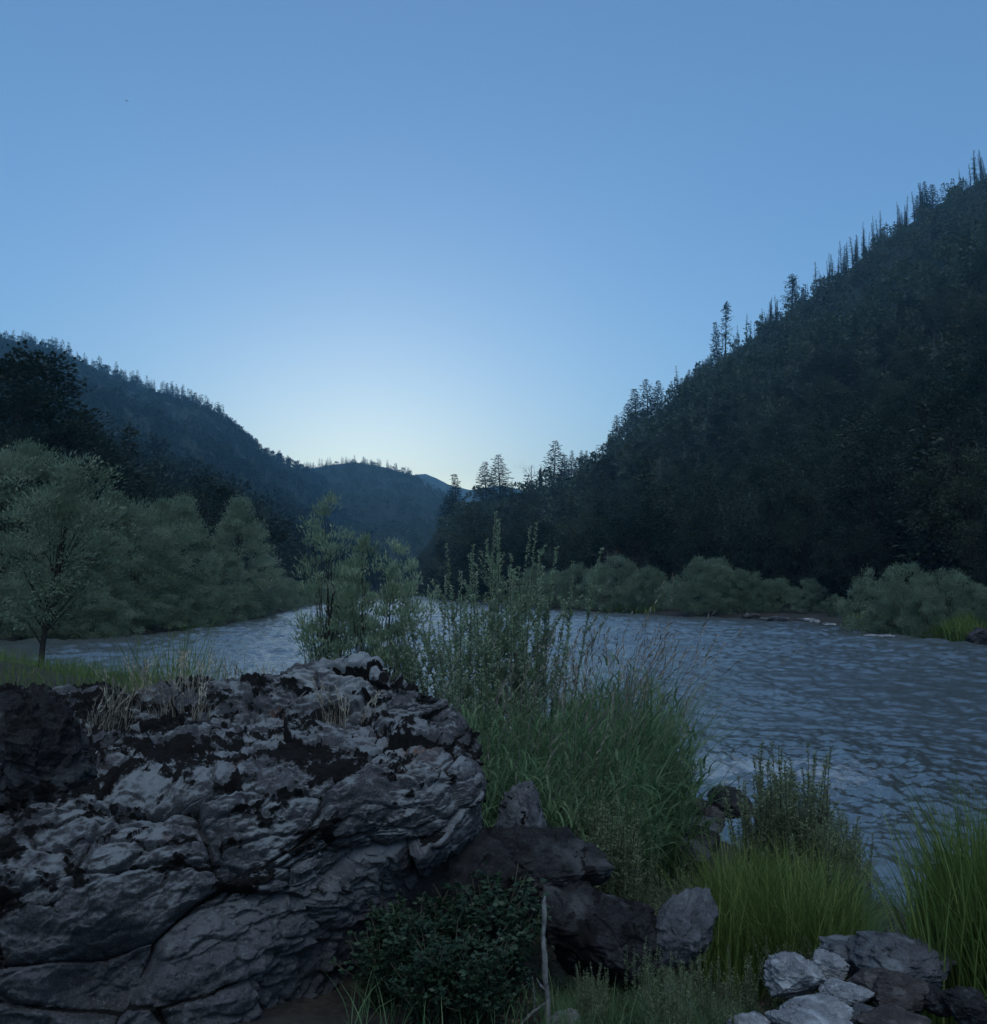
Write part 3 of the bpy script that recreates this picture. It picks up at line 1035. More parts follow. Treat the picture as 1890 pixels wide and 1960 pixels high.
# ---------------------------------------------------------------- willows of the banks
WIL = []
for i in range(4):
    gt, gl = make_tree(500 + i, 10.0, [OVAL, TALLB, ROUND, OVAL][i], 120, 22000, 0.07, 0.2, 0.062, M_willow, 0.75, 0.014, 22, 0.36, (random.uniform(-0.6, 0.6), 0), 3, 0.45)
    WIL.append((gt.mesh('trunk', [M_bark]), gl.mesh('crown', [M_willow])))
WBUSH = []
for i in range(4):
    gt, gl = make_tree(520 + i, 5.0, BUSH, 130, 16000, 0.095, 0.17, 0.052, M_willow, 0.9, 0.01, 16, 0.24, (0, 0), 5, 0.4)
    WBUSH.append((gt.mesh('trunk', [M_bark]), gl.mesh('crown', [M_willow])))


def bank_tree(name, protos, j, h0, X, Yt, D, label, group, wf=1.0, Yb=None, mats=None):
    top = at(X, Yt, D)
    zb = gz(top[0], top[1]) if Yb is None else float(at(X, Yb, D)[2])
    hh = top[2] - zb
    s = hh / h0 * 1.03
    pr = protos[j % len(protos)]
    return thing(name, (('trunk', pr[0]), ('crown', pr[1])), label, 'tree' if 'tree' in name else 'bush', group, (top[0], top[1], zb - 0.1), r_.uniform(0, 6.28), (s * wf, s * wf, s))


G = 'grey-green willows of the left bank'
left_trees = [  # X, top Y, depth, proto, width, label
    (20, 868, 54, 0, 1.1, 'tall pale willow at the left edge of the picture'),
    (66, 864, 56, 3, 1.1, 'pale willow second from the left edge, behind the leaning trunk'),
    (210, 952, 60, 2, 1.0, 'rounded willow behind the right side of the lone leaning tree'),
    (262, 984, 62, 0, 1.2, 'willow below the dark pointed conifer on the left bank'),
    (306, 966, 66, 3, 1.0, 'willow in the middle of the left bank row'),
    (350, 962, 74, 1, 1.2, 'darker willow left of the tall dark round tree'),
    (462, 964, 88, 1, 1.15, 'narrow pale willow standing up right of the tall dark round tree'),
    (430, 1050, 84, 2, 1.0, 'low willow in front of the narrow pale willow'),
    (508, 1066, 100, 3, 1.2, 'small willow right of the narrow pale willow'),
    (390, 1090, 74, 2, 1.1, 'low rounded willow at the foot of the tall dark round tree'),
    (160, 1010, 55, 2, 1.1, 'broad shaded willow at the water behind the leaning trunk'),
]
for X, Yt, D, j, wf, lab in left_trees:
    bank_tree('willow_tree', WIL, j, 10.0, X, Yt, D, lab, G, wf)
for X, Yt, D, wf in [(300, 1120, 61, 1.3), (345, 1105, 64, 1.2), (60, 1120, 51, 1.3), (120, 1110, 52, 1.3), (240, 1110, 58, 1.3), (0, 1090, 50, 1.3), (400, 1120, 70, 1.2),
                     (450, 1120, 80, 1.2), (490, 1118, 90, 1.2), (185, 1130, 53, 1.3), (545, 1103, 122, 1.2), (570, 1112, 135, 1.2), (590, 1108, 160, 1.3), (610, 1112, 190, 1.3), (525, 1106, 112, 1.2)]:
    bank_tree('willow_bush', WBUSH, r_.integers(0, 4), 5.0, X, Yt, D,
              'low willow bush overhanging the water on the left bank' if X < 500 else 'small willow bush where the left bank recedes', 'low willow bushes on the left bank', wf)
# dark trees behind the left willows
for X, Yt, D, k, wf, lab in [
    (38, 682, 98, 'b', 1.25, 'huge dark round tree rising above the left willows'),
    (100, 800, 92, 'b', 1.1, 'dark tree at the foot of the huge dark tree'),
    (243, 815, 120, 'c', 1.15, 'dark pointed conifer behind the left willows'),
    (190, 842, 125, 'c', 1.1, 'blunt dark conifer left of the pointed conifer'),
    (300, 880, 135, 'c', 1.1, 'dark conifer just right of the pointed conifer on the left'),
    (340, 925, 130, 'b', 1.1, 'dark tree between the left conifers and the round tree'),
    (410, 903, 105, 'b', 1.0, 'tall dark round tree in the middle of the left bank'),
    (150, 880, 96, 'b', 1.1, 'dark tree behind the pale willows at far left'),
    (498, 985, 150, 'c', 1.0, 'slim dark conifer behind the narrow pale willow'),
    (540, 1000, 190, 'c', 1.1, 'slim dark conifer left of the foreground sapling'),
    (575, 1005, 240, 'c', 1.1, 'slim dark conifer behind the foreground sapling'),
    (640, 1030, 300, 'c', 1.1, 'dark conifer at the far bend seen past the sapling'),
    (690, 1040, 330, 'b', 1.2, 'dark round tree at the far bend behind the saplings'),
    (740, 1050, 330, 'c', 1.1, 'dark conifer at the far bend behind the right sapling'),
    (780, 1070, 320, 'b', 1.2, 'dark tree at the middle of the far bend'),
    (270, 900, 118, 'b', 1.1, 'dark leafy tree just under the pointed conifer')]:
    top = at(X, Yt, D)
    zb = gz(top[0], top[1])
    if k == 'b':
        me_, h0 = me_broad[7 + int(X) % 2 if top[2] - zb > 17 else r_.integers(0, 7)], 14.0
    else:
        me_, h0 = me_coni[r_.integers(0, 4)], 28.0
    s = (top[2] - zb) / h0 * 1.02
    thing('broadleaf_tree' if k == 'b' else 'conifer_tree', (('trunk', me_[0]), ('crown', me_[1])), lab, 'tree', 'dark trees behind the left willows', (top[0], top[1], zb - 0.3), r_.uniform(0, 6), (s * wf, s * wf, s))
# more dark trees low on the left slope so that no ground shows
for i in range(70):
    P = hillL.pt(r_.uniform(0.2, 0.93), r_.uniform(0.02, 0.14))
    j = r_.integers(0, 7)
    single('broadleaf_tree', me_broad1[j], P - [0, 0, 0.5], r_.uniform(0, 6), r_.uniform(0.6, 1.15), 'dark broadleaf tree low on the left hill behind the willows', 'tree', 'dark trees low on the left hill')

# right bank bushes
G = 'grey-green willow bushes of the right bank'
for X, Yt, D, j, wf, lab in [
    (1027, 1084, 132, 0, 0.9, 'small willow bush at the far end of the right bank row'),
    (1062, 1090, 128, 1, 0.9, 'low willow bush second from the far end of the right bank'),
    (1107, 1077, 122, 2, 1.0, 'rounded willow bush behind the grassy islet'),
    (1150, 1080, 114, 3, 0.9, 'willow bush between the two tallest of the far right group'),
    (1180, 1063, 110, 1, 0.95, 'tallest willow bush of the far right group'),
    (1215, 1098, 106, 0, 1.0, 'low willow bush in front of the rust-coloured tree'),
    (1246, 1082, 103, 2, 0.8, 'willow bush ending the far right group'),
    (1290, 1110, 100, 3, 1.0, 'low willow bush in the gap of the right bank row'),
    (1338, 1063, 92, 0, 0.8, 'pointed tall willow bush starting the middle group'),
    (1371, 1067, 92, 1, 0.9, 'tall willow bush beside the pointed one of the middle group'),
    (1414, 1088, 90, 2, 1.0, 'broad willow bush in the middle group'),
    (1452, 1094, 90, 3, 0.95, 'rounded willow bush at the centre of the middle group'),
    (1496, 1104, 90, 0, 0.95, 'low willow bush above the pale gravel bar'),
    (1550, 1106, 86, 1, 0.9, 'last small willow bush of the middle group'),
    (1600, 1135, 78, 2, 0.9, 'low dim willow bush in the gap before the large right group'),
    (1672, 1088, 60, 3, 0.8, 'left bush of the large right willow group'),
    (1734, 1077, 57, 1, 0.85, 'tallest bush of the large right willow group'),
    (1770, 1120, 54, 2, 0.8, 'front bush of the large right willow group'),
    (1812, 1085, 55, 0, 0.85, 'right bush of the large right willow group'),
    (1868, 1112, 54, 2, 0.8, 'willow bush cut off by the right edge'),
    (1700, 1128, 58, 0, 0.8, 'low bush below the left one of the large right group'),
    (1905, 1120, 52, 1, 0.9, 'willow bush mostly outside the right edge')]:
    bank_tree('willow_bush', WBUSH, j, 5.0, X, Yt, D, lab, G, wf)
# rounded trees behind them
for X, Yt, D, j, wf, lab in [
    (912, 976, 225, 0, 1.25, 'dark round tree at the left end of the far bank wood'),
    (960, 978, 215, 1, 1.2, 'dark round tree below the conifer pair on the spur'),
    (1005, 974, 205, 3, 1.25, 'dark round tree below the bare grey spur tree'),
    (1076, 992, 170, 4, 1.15, 'pale-topped round tree in the middle of the far bank wood'),
    (1040, 1010, 185, 2, 1.15, 'dark tree between the round trees of the far bank wood'),
    (832, 1078, 285, 5, 1.3, 'small round tree at the far bend of the river'),
    (870, 1040, 260, 6, 1.3, 'dark tree right of the far bend of the river'),
    (1130, 1010, 150, 6, 1.2, 'dark tree left of the rust-coloured tree'),
    (1340, 985, 118, 0, 1.1, 'dark tree behind the pointed willow bush'),
    (1440, 935, 120, 1, 1.15, 'large dim round tree above the middle willow group'),
    (1540, 975, 108, 3, 1.1, 'large dim tree above the gravel bar'),
    (1800, 905, 86, 4, 1.1, 'large dim round tree above the large right willow group'),
    (1640, 985, 84, 5, 1.1, 'dim tree left of the large right willow group'),
    (1880, 980, 76, 2, 1.1, 'dim tree at the right edge above the willows')]:
    pr = me_broad[j]
    top = at(X, Yt, D)
    zb = gz(top[0], top[1])
    s = (top[2] - zb) / 14.0 * 1.02
    thing('broadleaf_tree', (('trunk', pr[0]), ('crown', pr[1])), lab, 'tree', 'round trees behind the right bank', (top[0], top[1], zb - 0.3), r_.uniform(0, 6), (s * wf, s * wf, s))
top = at(1236, 1018, 125)
zb = gz(top[0], top[1])
s = (top[2] - zb) / 14.0
thing('broadleaf_tree', (('trunk', me_rust[0]), ('crown', me_rust[1])), 'rust-coloured round tree behind the right bank bushes', 'tree', None, (top[0], top[1], zb - 0.3), 0.7, (s * 1.1, s * 1.1, s))

# lone leaning tree on our bank at the left
r2 = np.random.default_rng(61)
gt, gl = make_tree(61, 7.6, [(0.24, 0.12), (0.4, 0.26), (0.58, 0.3), (0.76, 0.2), (0.9, 0.12), (1.0, 0.03)], 95, 11000, 0.06, 0.17, 0.045, M_willow, 0.6, 0.0125, 34, 0.7, (1.1, 0), 1, 0.35)
bx = at(76, 1300, 25.0)
zb = gz(bx[0], bx[1])
thing('willow_tree', (('trunk', gt.mesh('trunk', [M_bark])), ('crown', gl.mesh('crown', [M_willow]))), 'lone willow with a dark leaning trunk on the near grassy bank', 'tree', None, (bx[0], bx[1], zb - 0.05), 0, (0.9, 0.9, (at(76, 885, 25)[2] - zb) / 7.6))


# ---------------------------------------------------------------- rocks
def rock_attrs(me, moss, pale, rust):
    for nme, arr in (('pale', pale), ('rust', rust)):
        a = me.attributes.new(nme, 'FLOAT', 'POINT')
        a.data.foreach_set('value', np.asarray(arr, np.float32).ravel())
    me.attributes['tint'].data.foreach_set('value', np.asarray(moss, np.float32).ravel())


def vnormals(P):
    du = np.gradient(P, axis=0)
    dv = np.gradient(P, axis=1)
    return unit(np.cross(du, dv))


# the big boulder: stations along x, each a profile in (y, z) from front foot over the top to the rear foot
# columns: foot, face low, face mid, ledge edge, ledge back, top edge, top mid, rear top, rear drop
ST = np.array([
    # x      y0    z0     y1    z1    y2    z2    y3    z3    y4    z4    y5    z5    y6    z6    y7    z7    y8   z8
    [-5.2, 3.00, 1.10, 3.10, 1.60, 3.35, 2.00, 3.70, 2.25, 4.10, 2.30, 4.40, 2.36, 5.00, 2.40, 5.60, 2.40, 6.3, 0.8],
    [-3.8, 3.05, 1.05, 3.15, 1.60, 3.40, 2.00, 3.80, 2.27, 4.20, 2.32, 4.50, 2.40, 5.10, 2.44, 5.80, 2.44, 6.6, 0.7],
    [-3.0, 3.10, 1.05, 3.25, 1.60, 3.45, 1.98, 3.95, 2.27, 4.30, 2.30, 4.60, 2.40, 5.20, 2.48, 6.00, 2.48, 6.8, 0.6],
    [-2.4, 3.20, 1.00, 3.35, 1.60, 3.60, 2.00, 4.05, 2.28, 4.35, 2.29, 4.60, 2.39, 5.30, 2.50, 6.10, 2.54, 6.9, 0.6],
    [-1.8, 3.25, 1.00, 3.45, 1.60, 3.70, 2.00, 4.12, 2.29, 4.40, 2.30, 4.62, 2.40, 5.30, 2.52, 6.10, 2.56, 6.8, 0.6],
    [-1.3, 3.45, 1.00, 3.60, 1.60, 3.85, 2.00, 4.18, 2.28, 4.45, 2.31, 4.70, 2.42, 5.30, 2.58, 6.00, 2.69, 6.6, 0.6],
    [-0.9, 3.90, 1.00, 3.95, 1.60, 4.05, 1.98, 4.28, 2.24, 4.50, 2.36, 4.80, 2.46, 5.30, 2.58, 5.90, 2.68, 6.4, 0.6],
    [-0.55, 4.65, 1.10, 4.55, 1.62, 4.30, 1.92, 4.38, 2.20, 4.55, 2.37, 4.85, 2.48, 5.20, 2.54, 5.60, 2.57, 6.1, 0.6],
    [-0.25, 4.95, 1.15, 4.75, 1.66, 4.42, 1.90, 4.46, 2.16, 4.58, 2.34, 4.85, 2.44, 5.10, 2.49, 5.35, 2.49, 5.8, 0.6],
    [-0.10, 5.10, 1.20, 4.92, 1.68, 4.62, 1.90, 4.60, 2.10, 4.68, 2.26, 4.86, 2.34, 5.00, 2.36, 5.20, 2.36, 5.5, 0.7],
    [-0.06, 5.12, 1.25, 5.05, 1.70, 4.95, 1.90, 4.90, 2.02, 4.93, 2.10, 4.97, 2.12, 5.03, 2.12, 5.10, 2.10, 5.3, 0.9],
])


def smooth_interp(k, vals, q):
    """Catmull-Rom through vals at knots k"""
    j = np.clip(np.searchsorted(k, q, side='right') - 1, 0, len(k) - 2)
    t = (q - k[j]) / (k[j + 1] - k[j])
    g_ = np.gradient(vals, k, axis=0)
    h = (k[j + 1] - k[j])[:, None]
    t = t[:, None]
    return ((2 * t ** 3 - 3 * t ** 2 + 1) * vals[j] + (t ** 3 - 2 * t ** 2 + t) * h * g_[j] + (-2 * t ** 3 + 3 * t ** 2) * vals[j + 1] + (t ** 3 - t ** 2) * h * g_[j + 1])


NU, NV = 900, 760
# stations denser towards the visible part
uq = np.linspace(0, 1, NU)
kx = np.concatenate([[0], np.cumsum(np.hypot(np.diff(ST[:, 0]), np.diff(ST[:, 5]) + np.diff(ST[:, 13])))])
kx /= kx[-1]
ST[:, [10, 12, 14, 16]] -= np.array([0.06, 0.11, 0.15, 0.16])
S_ = smooth_interp(kx, ST, uq)
prof = S_[:, 1:].reshape(NU, 9, 2)
kv = np.array([0, 0.14, 0.29, 0.43, 0.52, 0.6, 0.73, 0.88, 1.0])
vq = np.linspace(0, 1, NV)
YZ = np.stack([np.stack([smooth_interp(kv, prof[:, :, c].T, vq)], 0)[0].T for c in (0, 1)], -1)
B0 = np.concatenate([np.broadcast_to(S_[:, None, :1], (NU, NV, 1)), YZ], -1)
Nn = -vnormals(B0)
if Nn[NU // 2, int(NV * 0.7), 2] < 0:
    Nn = -Nn
# coordinates that follow the folded foliation of the rock
q = B0.copy()
fold = fbm(q * np.array([0.55, 0.5, 0.6]) + 2.2, 3)
lay = q[..., 2] * 1.0 - 0.22 * q[..., 0] + 0.22 * fold + 0.12 * q[..., 1]
along = q[..., 0] + 0.3 * q[..., 2]
ql = np.stack([along * 0.9, q[..., 1] * 0.9, lay * 5.0], -1)
strata = fbm(ql, 4)
strata2 = fbm(np.stack([along * 2.4, q[..., 1] * 2.4, lay * 17.0], -1) + 5, 3)
wq = np.stack([along * 1.7, q[..., 1] * 1.7, lay * 3.2], -1) + 0.14 * fbm(q * 2.2, 2)[..., None]
f1, f2, hid, vec = worley(wq, True)
facet = np.einsum('...i,...i', GR[(hid * 7 + 13) % 256], vec)
crack = 1 - sstep(0.0, 0.07, f2 - f1)
wq2 = np.stack([along * 3.6, q[..., 1] * 3.6, lay * 8.0], -1) + 0.22 * fbm(q * 5, 2)[..., None] + 11
f1b, f2b, hid2, vec2 = worley(wq2, True)
facet2 = np.einsum('...i,...i', GR[(hid2 * 5 + 71) % 256], vec2)
f1c, f2c, hid3, vec3 = worley(np.stack([along * 9, q[..., 1] * 9, lay * 17], -1) + 0.4 * fbm(q * 9, 2)[..., None] + 31, True)
facet3 = np.einsum('...i,...i', GR[(hid3 * 3 + 17) % 256], vec3)
crack2 = 1 - sstep(0.0, 0.16, f2b - f1b)
big = fbm(q * 1.15 + 4.4, 3)
upf = Nn[..., 2]
cell = (RV[hid] - 0.5) * sstep(0.0, 0.22, f2 - f1)
cell2 = (RV[hid2] - 0.5) * sstep(0.0, 0.2, f2b - f1b)
cmask = sstep(-0.2, 0.3, fbm(q * 0.9 + 30, 3))
grain = fbm(np.stack([along * 9, q[..., 1] * 9, lay * 30], -1), 4)
fine = ridged(np.stack([along * 6, q[..., 1] * 6, lay * 14], -1), 4) - 0.6
leftw = sstep(-1.2, -2.6, q[..., 0])
disp = 0.11 * big + 0.02 * strata + 0.10 * facet + 0.075 * cell + (0.04 * facet2 + 0.022 * cell2) * (0.35 + 0.65 * cmask) * (1 - 0.6 * sstep(-1.2, -0.8, q[..., 0]) * (1 - sstep(4.7, 5.0, q[..., 1]))) + 0.026 * facet3 - 0.03 * crack * (0.3 + 0.7 * cmask) - 0.02 * crack2 + 0.02 * fbm(q * 5.5, 4) + 0.005 * (grain + fine) + 0.022 * fbm(q * 24, 4)
pit = np.clip(fbm(q * 15 + 60, 2) - 0.32, 0, 1)
disp -= 0.06 * pit
disp *= 1 - 0.6 * sstep(-0.42, -0.12, q[..., 0])
# the dark notch low on the front face
notch = np.exp(-(((q[..., 0] + 1.55) / 0.20) ** 2 + ((q[..., 2] - 1.68) / 0.17) ** 2)) * (Nn[..., 1] < 0.1)
disp -= 0.20 * sstep(0.25, 0.8, notch)
mossn = fbm(np.stack([along * 3.4, q[..., 1] * 3.4, lay * 8.0], -1) + 0.35 * vec2 + 13, 5, 0.62)
mossb = fbm(q * 0.8 + 50, 2)
lo = sstep(1.7, 2.05, q[..., 2])
moss = 0.43 - 0.5 * np.exp(-(((q[..., 0] + 0.98) / 0.28) ** 2 + ((q[..., 1] - 5.75) / 0.3) ** 2)) + 1.35 * mossn + 0.30 * mossb + 0.24 * crack + 0.20 * crack2 * cmask + 0.10 * (upf - 0.6) * lo - 0.30 * (1 - lo) - 0.22 * sstep(-1.1, -0.6, q[..., 0]) * (1 - sstep(4.7, 5.0, q[..., 1])) + 0.18 * leftw - 0.15
disp += 0.022 * sstep(0.45, 0.6, moss) + 0.012 * sstep(0.5, 0.6, moss) * fbm(q * 30, 2)
thin = np.maximum((1 - sstep(0.012, 0.03, f2 - f1)) * sstep(-0.25, 0.1, fbm(q * 1.7 + 8, 3)), (1 - sstep(0.015, 0.04, f2b - f1b)) * sstep(0.0, 0.25, fbm(q * 1.3 + 66, 3)))
moss = np.maximum(moss, 0.72 * thin)
disp -= 0.012 * thin
Bv = B0 + Nn * disp[..., None]
N2 = vnormals(Bv)
if N2[NU // 2, int(NV * 0.7), 2] < 0:
    N2 = -N2
crest = np.exp(-(((q[..., 0] + 0.98) / 0.28) ** 2 + ((q[..., 1] - 5.75) / 0.3) ** 2))
pale = 0.8 * sstep(0.3, 0.6, crest + 0.9 * fbm(q * 7 + 3, 4)) + 0.8 * sstep(-0.05, 0.3, fbm(q * 3.6 + 71, 5, 0.62) + 0.45 * (N2[..., 2] - 0.45)) * sstep(1.6, 2.1, q[..., 2])
rust = 0.55 * np.exp(-(((q[..., 0] + 0.42) / 0.09) ** 2 + ((Bv[..., 2] - 2.33) / 0.05) ** 2)) * sstep(-0.1, 0.2, fbm(q * 14, 3)) * (q[..., 1] < 5) + 0.3 * sstep(0.42, 0.55, fbm(q * 5.1 + 91, 4)) * lo
g = Geo()
g.add(Bv, grid_faces(NU, NV))
me = g.mesh('boulder', [M_rock])
rock_attrs(me, np.clip(moss, 0, 1), np.clip(pale, 0, 1.6), np.clip(rust, 0, 1))
tag(obj('boulder', me), 'huge grey boulder with dark moss bands filling the lower left', 'boulder')
TOPS = Bv[:, int(NV * 0.4):int(NV * 0.93)].reshape(-1, 3)


def boulder_top(x, y):
    d = (TOPS[:, 0] - x) ** 2 + (TOPS[:, 1] - y) ** 2
    return float(TOPS[np.argsort(d)[:12], 2].max())


def make_rock(seed, dims, mat, moss=0.0, ang=0.6, n=44, flat=0.0):
    """a rounded, chipped stone grown from a cube-sphere"""
    r = np.random.default_rng(seed)
    t = np.linspace(-1, 1, n)
    A, B = np.meshgrid(np.tan(t * math.pi / 4), np.tan(t * math.pi / 4), indexing='ij')
    O = np.ones_like(A)
    g = Geo()
    planes = unit(r.normal(size=(9, 3)))
    offs = r.uniform(0.5, 0.9, 9)
    off = r.uniform(0, 60, 3)
    allp = []
    for f in ((O, A, B), (-O, B, A), (B, O, A), (A, -O, B), (A, B, O), (B, A, -O)):
        P = unit(np.stack(f, -1))
        rad = np.ones(P.shape[:2])
        for nrm, o_ in zip(planes, offs):
            c = P @ nrm
            lim = np.where(c > 0.05, o_ / np.maximum(c, 0.05), 9)
            rad = np.where(lim < rad, rad * (1 - ang) + lim * ang, rad)
        Q = P * rad[..., None]
        Q = Q * (1 + 0.16 * fbm(Q * 1.3 + off, 3) + 0.05 * fbm(Q * 4 + off, 3) + 0.05 * (ridged(np.stack([Q[..., 0], Q[..., 1], Q[..., 2] * 3.5], -1) * 1.5 + off, 3) - 0.6))[..., None]
        _, _, hh, vv = worley(Q * 1.9 + off, True)
        _, _, hh2, vv2 = worley(Q * 4.6 + off, True)
        Q = Q * (1 + 0.12 * np.einsum('...i,...i', GR[(hh * 7 + 5) % 256], vv) + 0.07 * np.einsum('...i,...i', GR[(hh2 * 3 + 9) % 256], vv2) + 0.025 * fbm(Q * 11 + off, 3))[..., None]
        Q = Q * np.array(dims) / 2
        g.add(Q, grid_faces(n, n))
        allp.append(Q)
    me = g.mesh('rock', [mat])
    V = np.concatenate([q.reshape(-1, 3) for q in allp])
    nz = V[:, 2] / dims[2]
    qq = V / max(dims) * 3.0 + off
    rock_attrs(me, np.clip(moss + 0.9 * fbm(qq * 1.6, 4) * (1 if moss > 0 else 0.6), 0, 1), np.clip(sstep(0.05, 0.4, fbm(qq * 1.2 + 5, 4)) * 0.7, 0, 1), np.zeros(len(V)))
    bm_merge(me)
    return me


def bm_merge(me):
    import bmesh
    b_ = bmesh.new()
    b_.from_mesh(me)
    bmesh.ops.remove_doubles(b_, verts=b_.verts, dist=1e-5)
    bmesh.ops.recalc_face_normals(b_, faces=b_.faces)
    b_.to_mesh(me)
    b_.free()


def put_rock(seed, X, Y, D, wpx, hpx, mat, label, group=None, depth=1.0, rz=0.0, moss=0.0, ang=0.6, name='rock', tilt=0.0, n=44):
    """X, Y = centre of the stone in the picture, D = its distance"""
    P = at(X, Y, D)
    w, h = wpx / FPX * D, hpx / FPX * D
    me = make_rock(seed, (w * 1.2, w * depth * 1.1, h * 1.3), mat, moss, min(0.95, ang + 0.2), n)
    o = obj(name, me, None, P, rz)
    o.rotation_euler[1] = tilt
    return tag(o, label, 'rock', group)


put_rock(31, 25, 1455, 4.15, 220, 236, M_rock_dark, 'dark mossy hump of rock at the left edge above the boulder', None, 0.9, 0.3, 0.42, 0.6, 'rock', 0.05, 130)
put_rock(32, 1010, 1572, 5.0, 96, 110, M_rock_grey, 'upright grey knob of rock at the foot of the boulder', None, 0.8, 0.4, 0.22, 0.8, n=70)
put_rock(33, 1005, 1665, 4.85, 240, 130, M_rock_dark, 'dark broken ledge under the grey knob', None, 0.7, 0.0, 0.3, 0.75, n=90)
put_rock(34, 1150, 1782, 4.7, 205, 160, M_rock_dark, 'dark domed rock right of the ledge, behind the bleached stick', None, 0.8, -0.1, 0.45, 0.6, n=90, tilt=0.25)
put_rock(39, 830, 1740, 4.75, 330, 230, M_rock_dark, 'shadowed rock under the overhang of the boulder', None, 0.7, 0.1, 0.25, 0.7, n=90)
put_rock(35, 1308, 1782, 4.75, 122, 128, M_rock_grey, 'smooth blue-grey stone half hidden by grass', None, 0.9, 0.5, 0.0, 0.45, tilt=0.3, n=60)
stones = [
    (1521, 1858, 4.25, 88, 84, M_rock_pale, 'white veined stone at the left of the cobble patch', 1.0, 0.7),
    (1577, 1842, 4.4, 66, 62, M_rock_pale, 'small white stone touching the veined stone', 1.0, 0.7),
    (1640, 1818, 4.55, 142, 62, M_rock_grey, 'flat grey stone at the back of the cobble patch', 0.8, 0.6),
    (1732, 1826, 4.4, 132, 96, M_rock_grey, 'big smooth grey stone at the right of the cobble patch', 1.1, 0.4),
    (1668, 1868, 4.2, 66, 74, M_rock_brown, 'brownish stone below the big smooth one', 1.1, 0.5),
    (1728, 1886, 4.1, 104, 70, M_rock_brown, 'brown stone in shadow right of the white ones', 1.0, 0.6),
    (1622, 1888, 4.1, 66, 50, M_rock_pale, 'white stone in the middle of the cobble patch', 1.0, 0.7),
    (1566, 1925, 3.9, 92, 48, M_rock_pale, 'flat pale stone near the bottom of the cobble patch', 1.0, 0.7),
    (1548, 1955, 3.75, 116, 50, M_rock_pale, 'pale slab cut off by the bottom edge', 0.8, 0.6),
    (1437, 1950, 3.8, 56, 44, M_rock_pale, 'white stone alone by the grass at the bottom edge', 1.0, 0.7),
    (1664, 1930, 3.9, 62, 36, M_rock_grey, 'small grey stone between the pale slab and the dark rock', 1.0, 0.6),
    (1722, 1948, 3.8, 110, 46, M_rock_brown, 'dark low rock at the bottom edge', 0.9, 0.6),
    (1850, 1912, 3.9, 60, 62, M_rock_dark, 'dark rock at the lower right corner', 1.0, 0.6),
    (1888, 1930, 3.85, 50, 64, M_rock_dark, 'dark rock cut off at the lower right corner', 1.0, 0.6),
    (1790, 1900, 4.05, 60, 60, M_rock_dark, 'dark rock between the brown stone and the corner grass', 1.0, 0.6),
]
for i, (X, Y, D, w, h, mt, lab, dp, an) in enumerate(stones):
    put_rock(50 + i, X, Y + 13, D, w * 1.15, h * 0.7, mt, lab, 'cobbles at the lower right', dp, r_.uniform(-0.5, 0.5), 0.0, an, n=50)
shore_rocks = [
    (1320, 1552, 11.6, 62, 44, M_rock_brown, 'brown domed rock at the water gap in the grass'),
    (1357, 1566, 11.0, 50, 48, M_rock_brown, 'pinkish rock beside the brown dome at the water'),
    (1392, 1542, 11.3, 80, 50, M_rock_dark, 'long dark rock at the water left of the tall herbs'),
    (1300, 1582, 10.3, 120, 40, M_rock_grey, 'wet flat grey ledge in the gap between the grasses'),
    (1330, 1612, 9.4, 80, 44, M_rock_dark, 'dark rock below the wet ledge'),
    (1318, 1634, 9.0, 70, 40, M_rock_grey, 'blue-grey rock lowest in the gap between the grasses'),
    (1262, 1600, 9.8, 60, 36, M_rock_dark, 'small dark rock left of the wet ledge'),
]
for i, (X, Y, D, w, h, mt, lab) in enumerate(shore_rocks):
    put_rock(80 + i, X, Y, D, w, h, mt, lab, 'rocks at the near shore', 1.0, r_.uniform(-0.4, 0.4), 0.1, 0.6, n=40)
# far bank stones and gravel bar
put_rock(95, 1062, 1172, 118, 38, 12, M_rock_dark, 'small dark rock islet at the far end of the river', None, 0.6)
put_rock(96, 1880, 1222, 48.5, 60, 40, M_rock_dark, 'dark rock at the waterline by the right edge', None, 0.8)
for i in range(16):
    X = r_.uniform(1400, 1610)
    Y = 1176 + (X - 1400) * 0.05 + r_.uniform(0, 12)
    put_rock(100 + i, X, Y, 84 - (X - 1400) * 0.06, r_.uniform(8, 34), r_.uniform(4, 9), [M_rock_grey, M_rock_brown, M_rock_pale][i % 3],
             'stone of the pale gravel bar on the right bank', 'stones of the gravel bar', 0.8, n=14)
for X in (1683, 1700, 1668):
    put_rock(int(X), X, 1218, 53, 30, 6, M_rock_pale, 'pale flat stone at the waterline below the right willow group', 'pale stones at the right waterline', 0.5, n=14)


